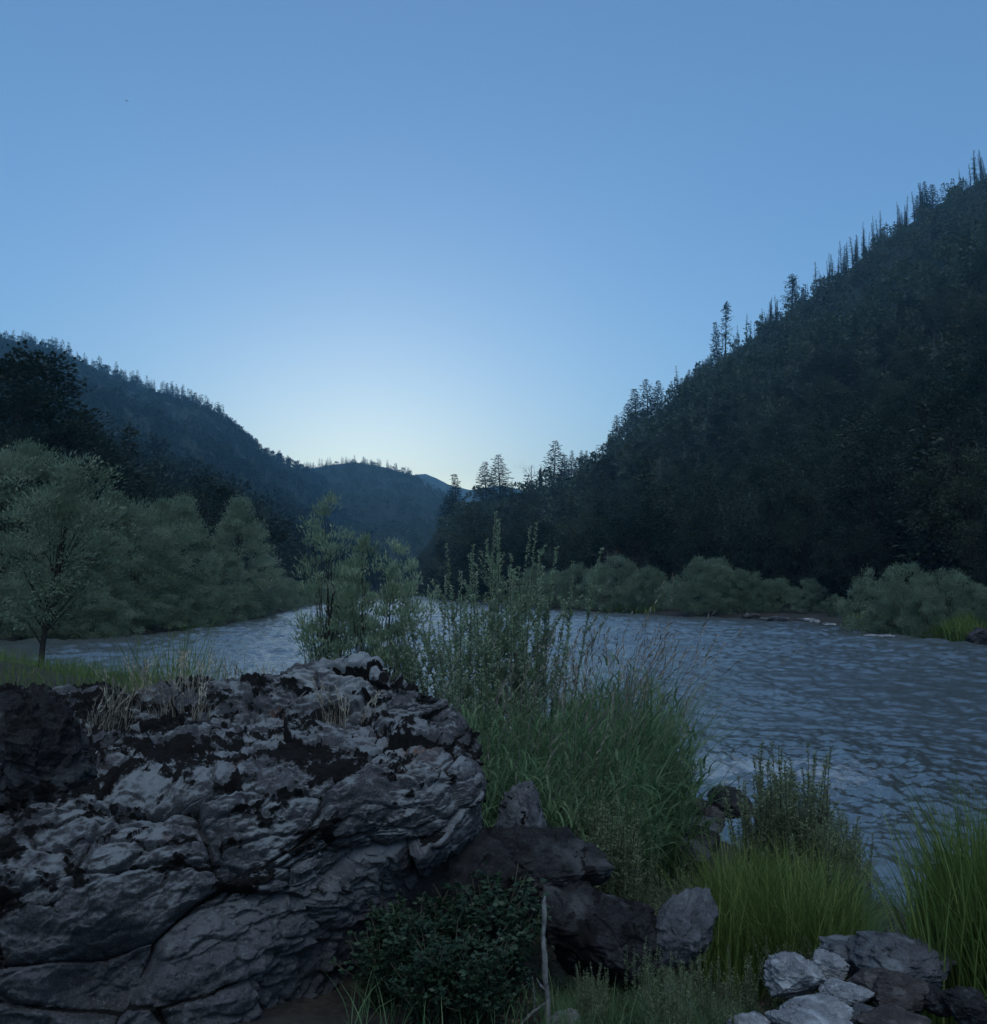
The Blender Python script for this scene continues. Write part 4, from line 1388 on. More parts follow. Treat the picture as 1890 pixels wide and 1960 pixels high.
# ---------------------------------------------------------------- foreground plants
def herb_geo(seed, Ht, n_stem, spread, L, W, dens, top_dense=0.5, lean=0.12, side=0):
    """wand-like herb: upright stems carrying many narrow leaves"""
    r = np.random.default_rng(seed)
    gs, gl = Geo(), Geo()
    for k in range(n_stem):
        an = r.uniform(0, 6.28)
        hh = Ht * (r.uniform(0.55, 1.0) if k > 1 else 1.0)
        p0 = np.array([math.cos(an), math.sin(an), 0]) * spread * math.sqrt(r.uniform()) * Ht * 0.5
        d = np.array([math.cos(an), math.sin(an), 0]) * lean * r.uniform(0.2, 1.6) + r.normal(0, 0.05, 3)
        t = np.linspace(0, 1, 7)
        Q = p0 + np.outer(t * hh, [0, 0, 1]) + np.outer(t ** 1.6 * hh, d * [1, 1, 0])
        Q[0, 2] -= 0.05
        tube(gs, Q, 0.0042 * (Ht ** 0.5) * (1 - 0.75 * t) + 0.0008, 5)
        stems = [(Q, hh, 0.12)]
        for b_ in range(side):
            s = r.uniform(0.3, 0.85)
            st = np.array([np.interp(s, t, Q[:, i]) for i in range(3)])
            a2 = r.uniform(0, 6.28)
            ln = hh * r.uniform(0.14, 0.3) * (1.25 - s)
            tt = np.linspace(0, 1, 5)
            B = st + np.outer(tt * ln, [math.cos(a2) * 0.55, math.sin(a2) * 0.55, 0.85])
            tube(gs, B, 0.002 * (1 - 0.7 * tt) + 0.0006, 4)
            stems.append((B, ln, 0.05))
        for Q_, ln, s0 in stems:
            m = int(dens * ln)
            s = s0 + (1 - s0) * r.uniform(0, 1, m) ** (1 - 0.45 * top_dense)
            kk = np.linspace(0, 1, len(Q_))
            P = np.stack([np.interp(s, kk, Q_[:, i]) for i in range(3)], -1)
            a2 = r.uniform(0, 6.28, m)
            D = np.stack([np.cos(a2), np.sin(a2), r.uniform(0.35, 1.4, m)], -1)
            leaves(gl, P, D, L * r.uniform(0.55, 1.2, m) * (1.15 - 0.55 * s), W * r.uniform(0.7, 1.2, m), 0, np.clip(0.25 + 0.35 * s + r.uniform(-0.25, 0.4, m), 0, 1), 0.2, r=r)
    return gs, gl


HERB = []
for i in range(6):
    gs, gl = herb_geo(600 + i, 0.8, 7, 0.45, 0.062, 0.015, 150, 0.6, 0.16, 3)
    HERB.append((gs.mesh('stem', [M_stem]), gl.mesh('foliage', [M_mug])))


TALLHERB = []
for i in range(5):
    gs, gl = herb_geo(640 + i, 1.3, 11, 0.3, 0.058, 0.0125, 115, 0.4, 0.07, 3)
    TALLHERB.append((gs.mesh('stem', [M_stem]), gl.mesh('foliage', [M_mug])))


def herbs(spots, hpx, label, group, jit=10):
    for X, Y, D in spots:
        x, y = float(at(X, Y, D)[0]), D
        P_, h0 = (TALLHERB, 1.3) if hpx > 100 else (HERB, 0.8)
        j = r_.integers(0, len(P_))
        s = hpx / FPX * D / h0 * r_.uniform(0.8, 1.2)
        thing('herb_plant', (('stem', P_[j][0]), ('foliage', P_[j][1])), label, 'herb', group, (x, y, gz(x, y) - 0.02), r_.uniform(0, 6.28), s)


def spots(n, X0, X1, D0, D1):
    return [(r_.uniform(X0, X1), 1600, r_.uniform(D0, D1)) for _ in range(n)]


herbs(spots(22, 1110, 1220, 5.6, 7.4), 240, 'grey-green herb in the thicket right of the grey knob', 'grey herbs right of the knob')
herbs(spots(10, 1220, 1300, 5.2, 6.2), 140, 'grey-green herb between the domed rock and the bright grass', 'grey herbs behind the domed rock')
herbs(spots(16, 1435, 1570, 7.2, 8.4), 275, 'tall grey-green herb at the water behind the bright grass', 'tall herbs at the water')
herbs(spots(11, 1540, 1650, 6.6, 7.8), 225, 'grey-green herb right of the bright grass at the water', 'herbs right of the bright grass')
herbs(spots(6, 1280, 1420, 4.2, 4.7), 150, 'grey-green herb in front of the blue-grey stone', 'herbs before the blue-grey stone')
herbs(spots(5, 1200, 1320, 3.75, 4.1), 170, 'leafy herb at the bottom edge right of the bleached stick', 'herbs at the bottom edge')
herbs(spots(4, 1300, 1420, 3.7, 4.0), 130, 'leafy herb at the bottom edge left of the white lone stone', 'herbs by the white lone stone')
herbs([(1196, 0, 4.35)], 190, 'single pale herb standing in front of the dark domed rock', None)

# grass clumps
def clump(seed, n, rad, h0, h1, w, bend, mat_ix=0, seeds=0, wind=None):
    r = np.random.default_rng(seed)
    g = Geo()
    a = r.uniform(0, 6.28, n)
    q = rad * np.sqrt(r.uniform(0, 1, n))
    P = np.stack([np.cos(a) * q, np.sin(a) * q, np.full(n, -0.03)], -1)
    az = a + r.normal(0, 1.8, n)
    bn = np.abs(r.normal(bend, bend * 0.55, n))
    if wind is not None:
        az = np.where(r.uniform(size=n) < 0.5, wind + r.normal(0, 0.4, n), az)
    hh = r.uniform(h0, h1, n) * (1 - 0.25 * q / rad)
    blades(g, P, az, hh, np.minimum(bn, 1.1), w * r.uniform(0.6, 1.25, n), 6, 0, None, None, r)
    gs = None
    if seeds:
        gs = Geo()
        a = r.uniform(0, 6.28, seeds)
        q = rad * np.sqrt(r.uniform(0, 1, seeds))
        P = np.stack([np.cos(a) * q, np.sin(a) * q, 0 * q], -1)
        az = (wind if wind is not None else 0) + r.normal(0, 0.7, seeds)
        hh = r.uniform(h1 * 0.75, h1 * 1.05, seeds)
        bn = np.abs(r.normal(0.32, 0.14, seeds))
        tip, d = blades(gs, P, az, hh, bn, np.full(seeds, 0.0035), 7, 0, None, None, r)
        for k in range(9):
            leaves(gs, tip - d * 0.017 * k, d + r.normal(0, 0.2, d.shape), 0.034, 0.008, 0, None, 0.0, r=r)
    return g, gs


REED = []
for i in range(4):
    g, gs = clump(700 + i, 260, 0.36, 0.5, 1.3, 0.016, 0.42, 0, 13, 0.15)
    r = np.random.default_rng(790 + i)
    n = 420
    a = r.uniform(0, 6.28, n)
    q = 0.33 * np.sqrt(r.uniform(0, 1, n))
    P = np.stack([np.cos(a) * q * 1.25 + 0.06, np.sin(a) * q * 1.25, r.uniform(0.25, 1.0, n) * (1 - 0.4 * q / 0.33)], -1)
    blades(g, P, r.uniform(0, 6.28, n), r.uniform(0.08, 0.2, n), r.uniform(0.7, 1.6, n), r.uniform(0.011, 0.02, n), 6, 0, r.uniform(0.3, 1.0, n), None, r)
    REED.append((g.mesh('blades', [M_reed]), gs.mesh('seed_stalks', [M_seed])))
TALLG = []
for i in range(3):
    g, gs = clump(710 + i, 190, 0.15, 0.35, 0.85, 0.0085, 0.22)
    TALLG.append(g.mesh('grass_clump', [M_lime]))
LIME = []
for i in range(4):
    g, gs = clump(720 + i, 230, 0.19, 0.2, 0.85, 0.0085, 0.36)
    LIME.append(g.mesh('grass_clump', [M_lime]))
GREEN = []
for i in range(3):
    g, gs = clump(740 + i, 260, 0.18, 0.25, 0.6, 0.007, 0.45)
    GREEN.append(g.mesh('grass_clump', [M_reed]))
DRY = []
for i in range(4):
    g, gs = clump(760 + i, 40, 0.08, 0.07, 0.24, 0.0032, 0.5, 0, 6, 0.3)
    DRY.append((g.mesh('blades', [M_dry]), gs.mesh('seed_stalks', [M_dry])))


def reeds(spots_, hpx, label, group):
    for X, Y, D in spots_:
        x = float(at(X, Y, D)[0])
        s = hpx / FPX * D / 1.2 * r_.uniform(0.88, 1.15)
        j = r_.integers(0, 4)
        thing('reed_clump', (('blades', REED[j][0]), ('seed_stalks', REED[j][1])), label, 'tall grass', group, (x, D, max(gz(x, D), -0.1) - 0.02), r_.normal(0, 0.5), s)


reeds([(X, 0, D) for X, D in [(920, 6.4), (960, 6.0), (1000, 6.5), (1040, 6.2), (940, 7.2), (990, 7.4), (1050, 7.2), (1100, 6.8), (890, 7.0), (1080, 7.8)]], 380, 'tall green reed grass clump behind the grey knob', 'reed grass behind the knob')
reeds([(X, 0, D) for X, D in [(1110, 8.6), (1130, 8.2), (1150, 8.8), (1165, 8.2), (1175, 8.6), (1120, 9.4), (1160, 9.6), (1080, 9.0), (1100, 9.4), (1150, 10.2)]], 370, 'tall reed grass clump with arching seed heads at the water', 'reed grass at the water')


def clumps(meshes, h0, spots_, hpx, label, group, cat='grass clump', name='grass_clump'):
    for X, D in spots_:
        x = float(at(X, 1500, D)[0])
        s = hpx / FPX * D / h0 * r_.uniform(0.8, 1.2)
        single(name, meshes[r_.integers(0, len(meshes))], (x, D, gz(x, D) - 0.02), r_.uniform(0, 6.28), s, label, cat, group)


clumps(LIME, 0.75, [(r_.uniform(1385, 1600), r_.uniform(5.3, 6.4)) for _ in range(30)], 245, 'yellow-green grass clump in the bright patch above the cobbles', 'bright grass above the cobbles')
clumps(TALLG, 0.75, [(r_.uniform(1830, 1960), r_.uniform(4.3, 5.0)) for _ in range(24)], 430, 'tall bright grass clump at the right edge', 'bright grass at the right edge')
clumps(GREEN, 0.6, [(r_.uniform(1560, 1630), r_.uniform(5.8, 7.2)) for _ in range(14)], 180, 'dark green grass clump right of the bright grass', 'dark grass right of the bright patch')
clumps(GREEN, 0.6, [(r_.uniform(1230, 1430), r_.uniform(3.7, 4.7)) for _ in range(14)], 130, 'green grass clump left of the cobbles at the bottom', 'green grass left of the cobbles')
clumps(GREEN, 0.6, [(r_.uniform(1080, 1230), r_.uniform(5.4, 7.6)) for _ in range(20)], 110, 'green grass clump under the grey herbs beside the knob', 'green grass under the grey herbs')
clumps(GREEN, 0.6, [(r_.uniform(890, 1100), r_.uniform(5.6, 7.4)) for _ in range(18)], 130, 'green grass clump at the foot of the reeds by the boulder', 'green grass at the foot of the reeds')
clumps(GREEN, 0.6, [(r_.uniform(1640, 1800), r_.uniform(5.0, 6.0)) for _ in range(8)], 60, 'low dark grass clump at the water behind the smooth stone', 'low grass behind the smooth stone')
# left, behind the boulder
clumps(TALLG, 0.75, [(325, 8.5), (340, 8.8), (310, 8.9), (330, 9.2), (350, 9.0)], 320, 'bright green tussock behind the dry grass on the boulder', 'green tussocks behind the boulder')
clumps(TALLG, 0.75, [(190, 9.5), (205, 9.8), (170, 9.9), (230, 9.6), (250, 10.2)], 255, 'green tussock between the leaning tree and the boulder', 'green tussocks near the leaning tree')
clumps(TALLG, 0.75, [(440, 9.0), (452, 9.3), (430, 9.4)], 285, 'small green tussock behind the middle of the boulder', 'small green tussocks behind the boulder')
r3 = np.random.default_rng(9)
n = 14000
x = r3.uniform(-19, -1.5, n)
y = r3.uniform(7.5, 31, n)
z = ground_z(x, y)
ok = (z > 0.03)
x, y, z = x[ok], y[ok], z[ok]
g = Geo()
n = len(x)
blades(g, np.stack([x, y, z - 0.02], -1), r3.uniform(0, 6.28, n), r3.uniform(0.25, 0.6, n), np.abs(r3.normal(0.4, 0.2, n)), r3.uniform(0.008, 0.014, n), 4, 0, None, None, r3)
tag(obj('grass', g.mesh('grass', [M_lime])), 'green grass on the low bank behind the boulder at left', 'grass', kind='stuff')
# ground cover in the foreground
n = 9000
x = r3.uniform(-0.6, 4.2, n)
y = r3.uniform(3.2, 8.5, n)
z = ground_z(x, y)
cov = fbm(np.stack([x * 0.9, y * 0.9, 0 * x], -1) + 4, 3)
ok = (z > 0.05) & (cov > -0.22) & ~((x > 1.15) & (x < 2.6) & (y < 4.75) & (y > 3.2))
x, y, z = x[ok], y[ok], z[ok]
n = len(x)
g = Geo()
blades(g, np.stack([x, y, z - 0.02], -1), r3.uniform(0, 6.28, n), r3.uniform(0.08, 0.28, n), np.abs(r3.normal(0.5, 0.25, n)), r3.uniform(0.004, 0.008, n), 4, 0, None, None, r3)
tag(obj('grass', g.mesh('grass', [M_reed])), 'thin low grass on the near bank between the rocks', 'grass', kind='stuff')
n = 5200
x = r3.uniform(-0.4, 3.2, n)
y = r3.uniform(3.2, 6.0, n)
z = ground_z(x, y)
g = Geo()
leaves(g, np.stack([x, y, z + r3.uniform(0.002, 0.03, n)], -1), np.stack([r3.normal(size=n), r3.normal(size=n), r3.normal(0.15, 0.25, n)], -1), r3.uniform(0.02, 0.055, n), r3.uniform(0.006, 0.018, n), 0, None, 0.2, r=r3)
tag(obj('leaf_litter', g.mesh('leaf_litter', [M_litter])), 'brown dead leaf litter on the soil between the rocks', 'leaf litter', kind='stuff')
# grassy fringe along the far banks
g = Geo()
for X0, X1, D0, D1, nn, hh in [(1130, 1260, 100, 112, 900, 1.1), (1585, 1660, 62, 70, 700, 1.2), (1660, 1770, 52.5, 57, 1100, 1.0), (1765, 1860, 49, 53, 1300, 1.3), (1640, 1890, 49, 60, 1200, 0.9), (690, 1000, 150, 300, 2500, 1.6), (560, 640, 120, 220, 700, 1.4)]:
    X = r3.uniform(X0, X1, nn)
    D = r3.uniform(D0, D1, nn)
    xx = (X - 945) / FPX * D
    zz = ground_z(xx, D)
    ok = zz > 0.02
    xx, D, zz = xx[ok], D[ok], zz[ok]
    k = len(xx)
    blades(g, np.stack([xx, D, zz - 0.05], -1), r3.uniform(0, 6.28, k), hh * r3.uniform(0.5, 1.1, k), np.abs(r3.normal(0.4, 0.2, k)), r3.uniform(0.05, 0.11, k) * (D / 60), 4, 0, None, None, r3)
tag(obj('grass', g.mesh('grass', [M_lime])), 'yellow-green grass fringe along the far waterline', 'grass', kind='stuff')

# dry tufts on the boulder
dry_spots = [(205, 5.3), (235, 5.6), (262, 5.8), (285, 5.7), (300, 5.9), (330, 5.9), (360, 5.8), (385, 5.7), (410, 5.9), (440, 5.9), (470, 6.0), (180, 5.0), (395, 5.5), (345, 5.6), (250, 5.4), (225, 5.2), (315, 5.6)]
for X, D in dry_spots:
    x = (X - 945) / FPX * D
    j = r_.integers(0, 4)
    thing('dry_grass_tuft', (('blades', DRY[j][0]), ('seed_stalks', DRY[j][1])), 'straw-coloured grass tuft on the left back of the boulder', 'dry grass', 'dry tufts on the back of the boulder', (x, D, boulder_top(x, D) - 0.03), r_.uniform(0, 6), r_.uniform(0.8, 1.15))
for X, D, lab, s in [(640, 5.2, 'straw tuft standing in the middle of the boulder top', 1.05), (652, 5.15, 'second straw tuft beside the middle one on the boulder top', 0.9), (706, 5.35, 'short straw tuft near the right end of the boulder top', 0.75),
                     (560, 6.0, 'thin straw tuft on the crest left of the saplings', 0.9), (540, 6.1, 'thin straw tuft at the rear crest of the boulder', 0.9), (150, 4.6, 'straw tuft beside the dark mossy hump', 0.8), (505, 6.1, 'sparse straw tuft on the rear edge of the boulder', 0.85)]:
    x = (X - 945) / FPX * D
    j = r_.integers(0, 4)
    thing('dry_grass_tuft', (('blades', DRY[j][0]), ('seed_stalks', DRY[j][1])), lab, 'dry grass', 'dry tufts on the boulder top', (x, D, boulder_top(x, D) - 0.03), r_.uniform(0, 6), s)

# willow saplings behind the boulder
def sapling(seed, Ht, wid, dens, L, W, bare_to=0.0):
    r = np.random.default_rng(seed)
    gs, gl = Geo(), Geo()
    t = np.linspace(0, 1, 9)
    Q = np.stack([0.05 * np.sin(t * 3 + seed), 0.05 * np.cos(t * 2.5 + seed), t * Ht], -1)
    Q[0, 2] -= 0.1
    tube(gs, Q, 0.016 * (1 - 0.85 * t) + 0.002, 6)
    nb = int(64 * Ht / 2.6)
    for k in range(nb):
        s = r.uniform(0.1, 0.99)
        st = np.array([np.interp(s, t, Q[:, i]) for i in range(3)])
        an = r.uniform(0, 6.28)
        ln = wid * (0.35 + 0.65 * math.sin(math.pi * min(1, s * 1.05) ** 0.8)) * r.uniform(0.55, 1.25) * (1.15 - 0.75 * s ** 3)
        tt = np.linspace(0, 1, 6)
        B = st + np.outer(tt * ln * 0.75, [math.cos(an), math.sin(an), 0])
        B[:, 2] += ln * (0.65 * tt + 0.35 * tt ** 2) * r.uniform(0.7, 1.2)
        tube(gs, B, 0.0055 * (1 - 0.8 * tt) + 0.0008, 4)
        twigs = [(B, ln)]
        for q in range(4):
            s2 = r.uniform(0.3, 0.95)
            st2 = np.array([np.interp(s2, tt, B[:, i]) for i in range(3)])
            a2 = an + r.normal(0, 1.0)
            l2 = ln * r.uniform(0.25, 0.5)
            C = st2 + np.outer(tt * l2, [math.cos(a2) * 0.6, math.sin(a2) * 0.6, 0.75])
            twigs.append((C, l2))
            tube(gs, C, 0.0022 * (1 - 0.8 * tt) + 0.0005, 3)
        for B_, l_ in twigs:
            m = int(dens * l_ * (1.9 if B_[0, 2] > 0.42 * Ht else 1.0)) + 6
            q = r.uniform(0.1, 1, m)
            P = np.stack([np.interp(q, tt, B_[:, i]) for i in range(3)], -1)
            a3 = r.uniform(0, 6.28, m)
            D = np.stack([np.cos(a3), np.sin(a3), r.uniform(0.3, 1.6, m)], -1)
            leaves(gl, P, D, L * r.uniform(0.6, 1.25, m), W * r.uniform(0.7, 1.3, m), 0, None, 0.15, r=r)
    return gs, gl


for seed, X, D, Yt, wid, dn, lab in [(801, 618, 10.4, 948, 0.42, 85, 'tallest willow sapling with a thin pointed top behind the boulder'),
                                     (802, 690, 10.0, 1034, 0.48, 100, 'middle bushy willow sapling behind the boulder'),
                                     (803, 748, 10.2, 1028, 0.5, 100, 'right willow sapling with side sprays behind the boulder'),
                                     (804, 655, 10.8, 1090, 0.4, 90, 'short willow sapling between the tallest and the middle one')]:
    x = (X - 945) / FPX * D
    zb = max(gz(x, D), 0)
    Ht = float(at(X, Yt, D)[2]) - zb
    w_ = wid / 3.6
    pf = [(0.06, 0.5 * w_), (0.25, 0.9 * w_), (0.42, 0.7 * w_), (0.6, 1.1 * w_), (0.8, 0.95 * w_), (0.92, 0.5 * w_), (1.0, 0.1 * w_)]
    gs, gl = make_tree(seed, Ht, pf, 150, int(dn * 85), 0.032, 0.062, 0.0165, None, 1.1, 0.0062, 60, 0.5, (0.05, 0), 3, 0.15)
    thing('willow_sapling', (('trunk', gs.mesh('trunk', [M_bark])), ('crown', gl.mesh('crown', [M_sap]))), lab, 'sapling', 'willow saplings behind the boulder', (x, D, zb), 0)

# tall wand-like shrub right of the saplings
for seed, X, D, Yt, ns, lab in [(811, 880, 9.6, 1098, 16, 'left wand of the tall grey shrub beside the saplings'), (812, 955, 9.3, 1046, 18, 'tallest part of the grey shrub, with feathery tips'),
                                (813, 1030, 9.4, 1108, 16, 'right part of the tall grey shrub above the reeds'), (814, 830, 9.8, 1150, 14, 'low left part of the grey shrub under the right sapling'),
                                (815, 915, 8.9, 1150, 16, 'front part of the tall grey shrub behind the boulder end'), (816, 990, 8.9, 1140, 16, 'front right part of the tall grey shrub')]:
    x = (X - 945) / FPX * D
    zb = max(gz(x, D), 0)
    Ht = float(at(X, Yt, D)[2]) - zb
    gs, gl = herb_geo(seed, Ht * 1.12, ns - 4, 0.2, 0.062, 0.016, 140, 0.2, 0.08, 8)
    thing('tall_shrub', (('stem', gs.mesh('stem', [M_stem])), ('foliage', gl.mesh('foliage', [M_sap]))), lab, 'shrub', 'tall grey shrub thicket', (x, D, zb), 0)


# leafy shrub at the bottom
def leafy(seed, Ht, n_stem, spread, L):
    r = np.random.default_rng(seed)
    gs, gl = Geo(), Geo()
    for k in range(n_stem):
        an = r.uniform(0, 6.28)
        t = np.linspace(0, 1, 7)
        hh = Ht * r.uniform(0.55, 1.05)
        rch = spread * r.uniform(0.2, 1.0)
        Q = np.stack([np.cos(an) * rch * t ** 1.3, np.sin(an) * rch * t ** 1.3, hh * (t - 0.22 * t ** 2.5)], -1) + r.normal(0, 0.012, (7, 3)) * t[:, None]
        Q[0, 2] -= 0.04
        tube(gs, Q, 0.004 * (1 - 0.7 * t) + 0.001, 5)
        m = r.integers(16, 24)
        q = r.uniform(0.12, 1, m)
        P = np.stack([np.interp(q, t, Q[:, i]) for i in range(3)], -1)
        for side in (-0.75, 0.0, 0.75):                    # leaves in threes
            a2 = r.uniform(0, 6.28, m) if side == -0.75 else a2
            D = np.stack([np.cos(a2 + side), np.sin(a2 + side), np.full(m, 0.25)], -1)
            st = P + np.stack([np.cos(a2), np.sin(a2), 0 * a2 + 0.6], -1) * L * 0.6
            leaves(gl, st, D + r.normal(0, 0.15, D.shape), L * r.uniform(0.7, 1.2, m), L * 0.62 * r.uniform(0.8, 1.1, m), 0, None, 0.18, r=r)
    return gs, gl


LEAFY = []
for i in range(4):
    gs, gl = leafy(820 + i, 0.55, 40, 0.26, 0.031)
    LEAFY.append((gs.mesh('stem', [M_stem]), gl.mesh('foliage', [M_shrub])))
for X, D, s, lab in [(745, 4.0, 0.95, 'leafy dark green shrub left in the thicket at the bottom'), (800, 4.2, 1.05, 'leafy dark green shrub against the boulder overhang'), (850, 3.95, 1.0, 'leafy dark green shrub in the middle of the bottom thicket'),
                     (910, 4.2, 1.2, 'leafy shrub in front of the shadowed rock'), (940, 4.3, 1.3, 'tallest leafy shrub of the bottom thicket, below the knob'), (965, 4.2, 1.05, 'leafy shrub just left of the bleached stick'),
                     (900, 3.75, 0.9, 'leafy shrub at the bottom edge in the middle'), (820, 3.7, 0.85, 'leafy shrub at the bottom edge beside the boulder foot'), (925, 3.75, 0.8, 'leafy shrub at the bottom edge near the stick')]:
    x = (X - 945) / FPX * D
    j = r_.integers(0, 4)
    thing('leafy_shrub', (('stem', LEAFY[j][0]), ('foliage', LEAFY[j][1])), lab, 'shrub', 'leafy shrubs at the bottom', (x, D, gz(x, D) - 0.02), r_.uniform(0, 6), s)

clumps(GREEN, 0.6, [(r_.uniform(1090, 1270), r_.uniform(4.35, 4.55)) for _ in range(7)], 95, 'thin grass at the foot of the dark domed rock', 'grass under the domed rock')
clumps(GREEN, 0.6, [(r_.uniform(1050, 1240), r_.uniform(3.75, 4.4)) for _ in range(14)], 75, 'short weedy grass between the bleached stick and the herbs', 'weedy grass round the stick')
herbs(spots(6, 1080, 1250, 4.0, 4.5), 105, 'small weed on the bare soil right of the bleached stick', 'weeds right of the stick')
herbs(spots(7, 1390, 1560, 5.0, 5.4), 130, 'grey herb poking out of the bright grass', 'herbs in the bright grass')
# bleached stick, log chunk, twigs
g = Geo()
D = 4.0
a_, b_ = at(1048, 1878, D), at(1041, 1728, D)
x0 = a_[0]
zb = gz(x0, D)
t = np.linspace(0, 1, 14)
Q = np.outer(1 - t, [x0, D, zb - 0.06]) + np.outer(t, b_)
Q[:, 0] += 0.005 * np.sin(t * 7) + 0.003 * np.sin(t * 23)
tube(g, Q, 0.0145 * (1 - 0.3 * t) + 0.002 * np.sin(t * 14), 9)
tube(g, np.array([Q[-1], Q[-1] + [0.004, 0, 0.018], Q[-1] + [0.008, 0.002, 0.03]]), [0.01, 0.007, 0.002], 8)
tube(g, Q[5] + np.array([[0, 0, 0], [-0.03, 0, 0.02], [-0.045, 0, 0.05]]), [0.008, 0.006, 0.002], 6)
tag(obj('dead_stick', g.mesh('dead_stick', [M_drift])), 'upright bleached dead stick in front of the domed rock', 'stick')
r2 = np.random.default_rng(44)
me = make_rock(44, (0.20, 0.13, 0.13), M_drift, 0.1, 0.85, 40)
me.name = 'wood_chunk'
P = at(1080, 1892, 4.05)
o = obj('wood_chunk', me, None, (P[0], P[1], gz(P[0], P[1]) + 0.03), 0.5)
o.rotation_euler[1] = 0.35
tag(o, 'weathered grey chunk of wood at the foot of the bleached stick', 'wood')
g = Geo()
P = at(1020, 1890, 4.05)
zz = gz(P[0], P[1])
tube(g, np.array([[P[0] - 0.07, P[1] - 0.05, zz + 0.01], [P[0], P[1], zz + 0.05], [P[0] + 0.06, P[1] + 0.03, zz + 0.075]]), [0.004, 0.007, 0.006], 6)
tag(obj('dead_twig', g.mesh('dead_twig', [M_drift])), 'thin crooked dead twig lying left of the wood chunk', 'twig')
g = Geo()
P = at(1022, 1860, 4.1)
zz = gz(P[0], P[1])
tube(g, np.array([[P[0], P[1], zz - 0.02], [P[0] + 0.004, P[1], zz + 0.1], [P[0] - 0.006, P[1], zz + 0.2]]), [0.005, 0.004, 0.002], 6)
tag(obj('dead_twig', g.mesh('dead_twig', [M_drift])), 'short pale dead twig standing close to the bleached stick', 'twig')
# pale forked stick lying on the boulder
g = Geo()
x, y = (572 - 945) / FPX * 5.4, 5.4
z = boulder_top(x, y)
tube(g, np.array([[x - 0.05, y, z + 0.0], [x + 0.02, y - 0.02, z + 0.05], [x + 0.07, y - 0.02, z + 0.10]]), [0.004, 0.004, 0.003], 6)
tube(g, np.array([[x - 0.05, y, z + 0.0], [x - 0.055, y - 0.01, z - 0.04]]), [0.004, 0.003], 6)
tag(obj('dead_twig', g.mesh('dead_twig', [M_drift])), 'pale bent twig lying on the boulder top', 'twig')

# bird
g = Geo()
t = np.linspace(-1, 1, 9)
tube(g, np.stack([0 * t, t * 0.11, 0.0 * t], -1), 0.028 * np.sqrt(np.clip(1 - t ** 2, 0.01, 1)), 8)
for sgn in (-1, 1):
    w = np.linspace(0, 1, 6)
    lead = np.stack([sgn * 0.22 * w, 0.05 - 0.05 * w ** 2, 0.10 * w - 0.05 * w ** 2], -1)
    trail = lead + np.stack([0 * w, -0.10 * (1 - w) - 0.005, 0 * w], -1)
    g.add(np.stack([lead, trail], 1), grid_faces(6, 2))
g.add(np.array([[0, -0.09, 0], [0.04, -0.19, 0], [-0.04, -0.19, 0]]), np.array([[0, 1, 2]]))
o = obj('bird', g.mesh('bird', [M_char]), None, at(243, 193, 62), 0.9)
o.rotation_euler[0] = 0.3
tag(o, 'tiny dark bird flying high in the clear sky', 'bird')

# ---------------------------------------------------------------- air
HAZE = 0.00021
v = np.array([(x, y, z) for x in (-3600, 3600) for y in (-3600, 3600) for z in (-3.0, 500)], float)
f = np.array([[0, 1, 3, 2], [4, 6, 7, 5], [0, 4, 5, 1], [2, 3, 7, 6], [0, 2, 6, 4], [1, 5, 7, 3]])
g = Geo()
g.add(v, f)
m = bpy.data.materials.new('valley_air')
m.use_nodes = True
nt = m.node_tree
nt.nodes.remove(nt.nodes['Principled BSDF'])
pv = nt.nodes.new('ShaderNodeVolumePrincipled')
pv.inputs['Color'].default_value = (0.3, 0.68, 1.0, 1)
pv.inputs['Density'].default_value = HAZE
nt.links.new(pv.outputs[0], nt.nodes['Material Output'].inputs['Volume'])
tag(obj('haze', g.mesh('haze', [m], False)), kind='stuff')

# ---------------------------------------------------------------- light
SUN_EL, SUN_AZ = 4.5, -8.5
w = bpy.data.worlds.new('World')
sc.world = w
w.use_nodes = True
nt = w.node_tree


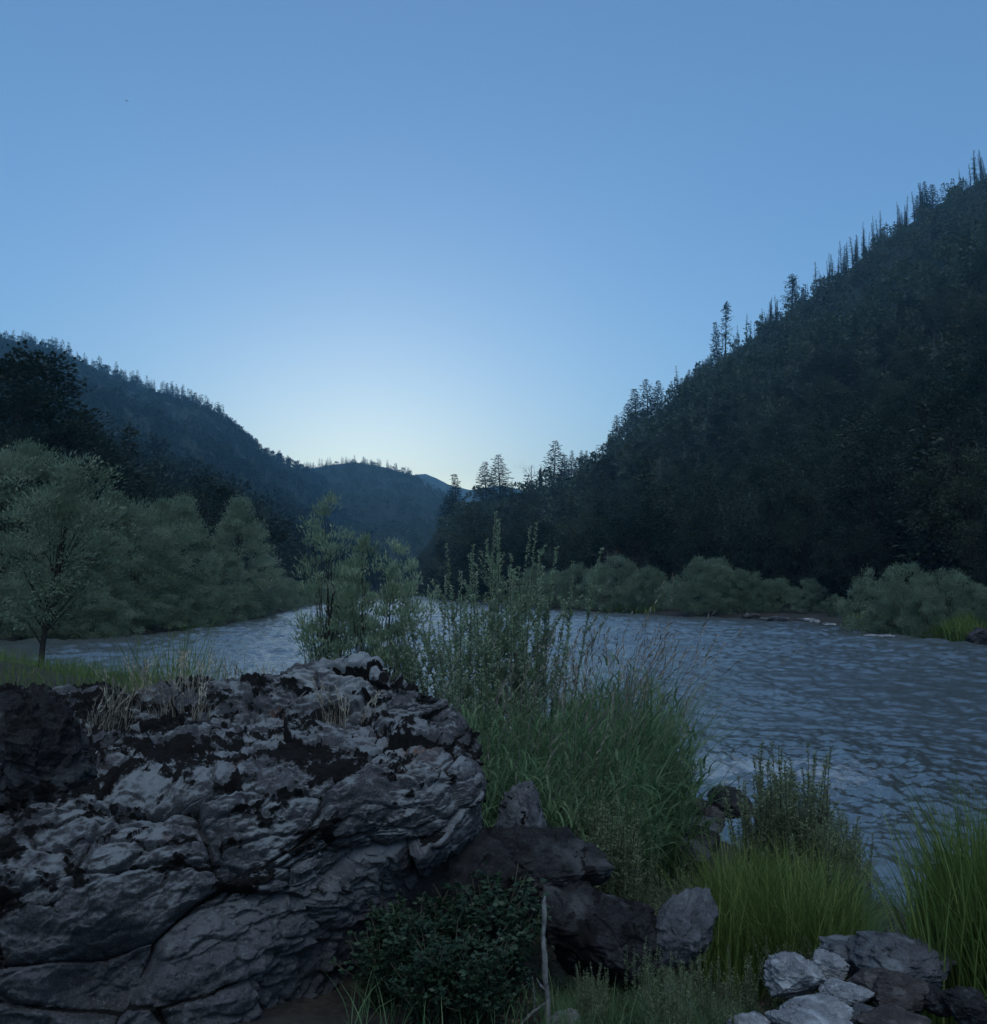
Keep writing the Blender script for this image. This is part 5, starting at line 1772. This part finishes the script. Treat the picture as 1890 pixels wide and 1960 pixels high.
def nishita(el, az, air, dust, ozone, k):
    n = nt.nodes.new('ShaderNodeTexSky')
    n.sky_type = 'NISHITA'
    n.sun_disc = False
    n.sun_elevation, n.sun_rotation = math.radians(el), math.radians(az)
    n.air_density, n.dust_density, n.ozone_density = air, dust, ozone
    v_ = nt.nodes.new('ShaderNodeVectorMath')
    v_.operation = 'SCALE'
    v_.inputs[3].default_value = k
    nt.links.new(n.outputs[0], v_.inputs[0])
    return v_.outputs[0]


# the glow round the hidden sun, plus an added second sky behind the camera as fill
add = nt.nodes.new('ShaderNodeVectorMath')
add.operation = 'ADD'
nt.links.new(nishita(SUN_EL, SUN_AZ, 1.0, 0.42, 3.1, 1.9), add.inputs[0])
nt.links.new(nishita(62, 180 + SUN_AZ, 1.0, 8.0, 5.0, 0.92), add.inputs[1])
tint = nt.nodes.new('ShaderNodeVectorMath')
tint.operation = 'MULTIPLY'
tint.inputs[1].default_value = (0.82, 0.995, 1.08)
nt.links.new(add.outputs[0], tint.inputs[0])
nt.links.new(tint.outputs[0], nt.nodes['Background'].inputs[0])
nt.nodes['Background'].inputs[1].default_value = 0.09
L = bpy.data.lights.new('sun', 'SUN')
L.energy = 0.8
L.angle = math.radians(0.5)
L.color = (1.0, 0.9, 0.78)
lo = bpy.data.objects.new('sun', L)
COL.objects.link(lo)
lo.rotation_euler = (math.radians(90 - SUN_EL), 0, math.radians(180 - SUN_AZ))
lo.location = (0, 0, 100)

# ---------------------------------------------------------------- camera
cam = bpy.data.cameras.new('camera')
cam.sensor_fit = 'HORIZONTAL'
cam.sensor_width = 36
cam.lens = 36 * FPX / 1890
cam.clip_start = 0.05
cam.clip_end = 20000
co = bpy.data.objects.new('camera', cam)
COL.objects.link(co)
co.location = (0, 0, H)
co.rotation_euler = (math.radians(90) + PITCH, 0, 0)
sc.camera = co
vs = sc.view_settings
vs.view_transform = 'Standard'
vs.look = 'None'
vs.exposure = 0.08
vs.gamma = 1
sc.cycles.max_bounces = 6
sc.cycles.diffuse_bounces = 4
sc.cycles.glossy_bounces = 3
sc.cycles.transmission_bounces = 3
sc.cycles.volume_bounces = 0
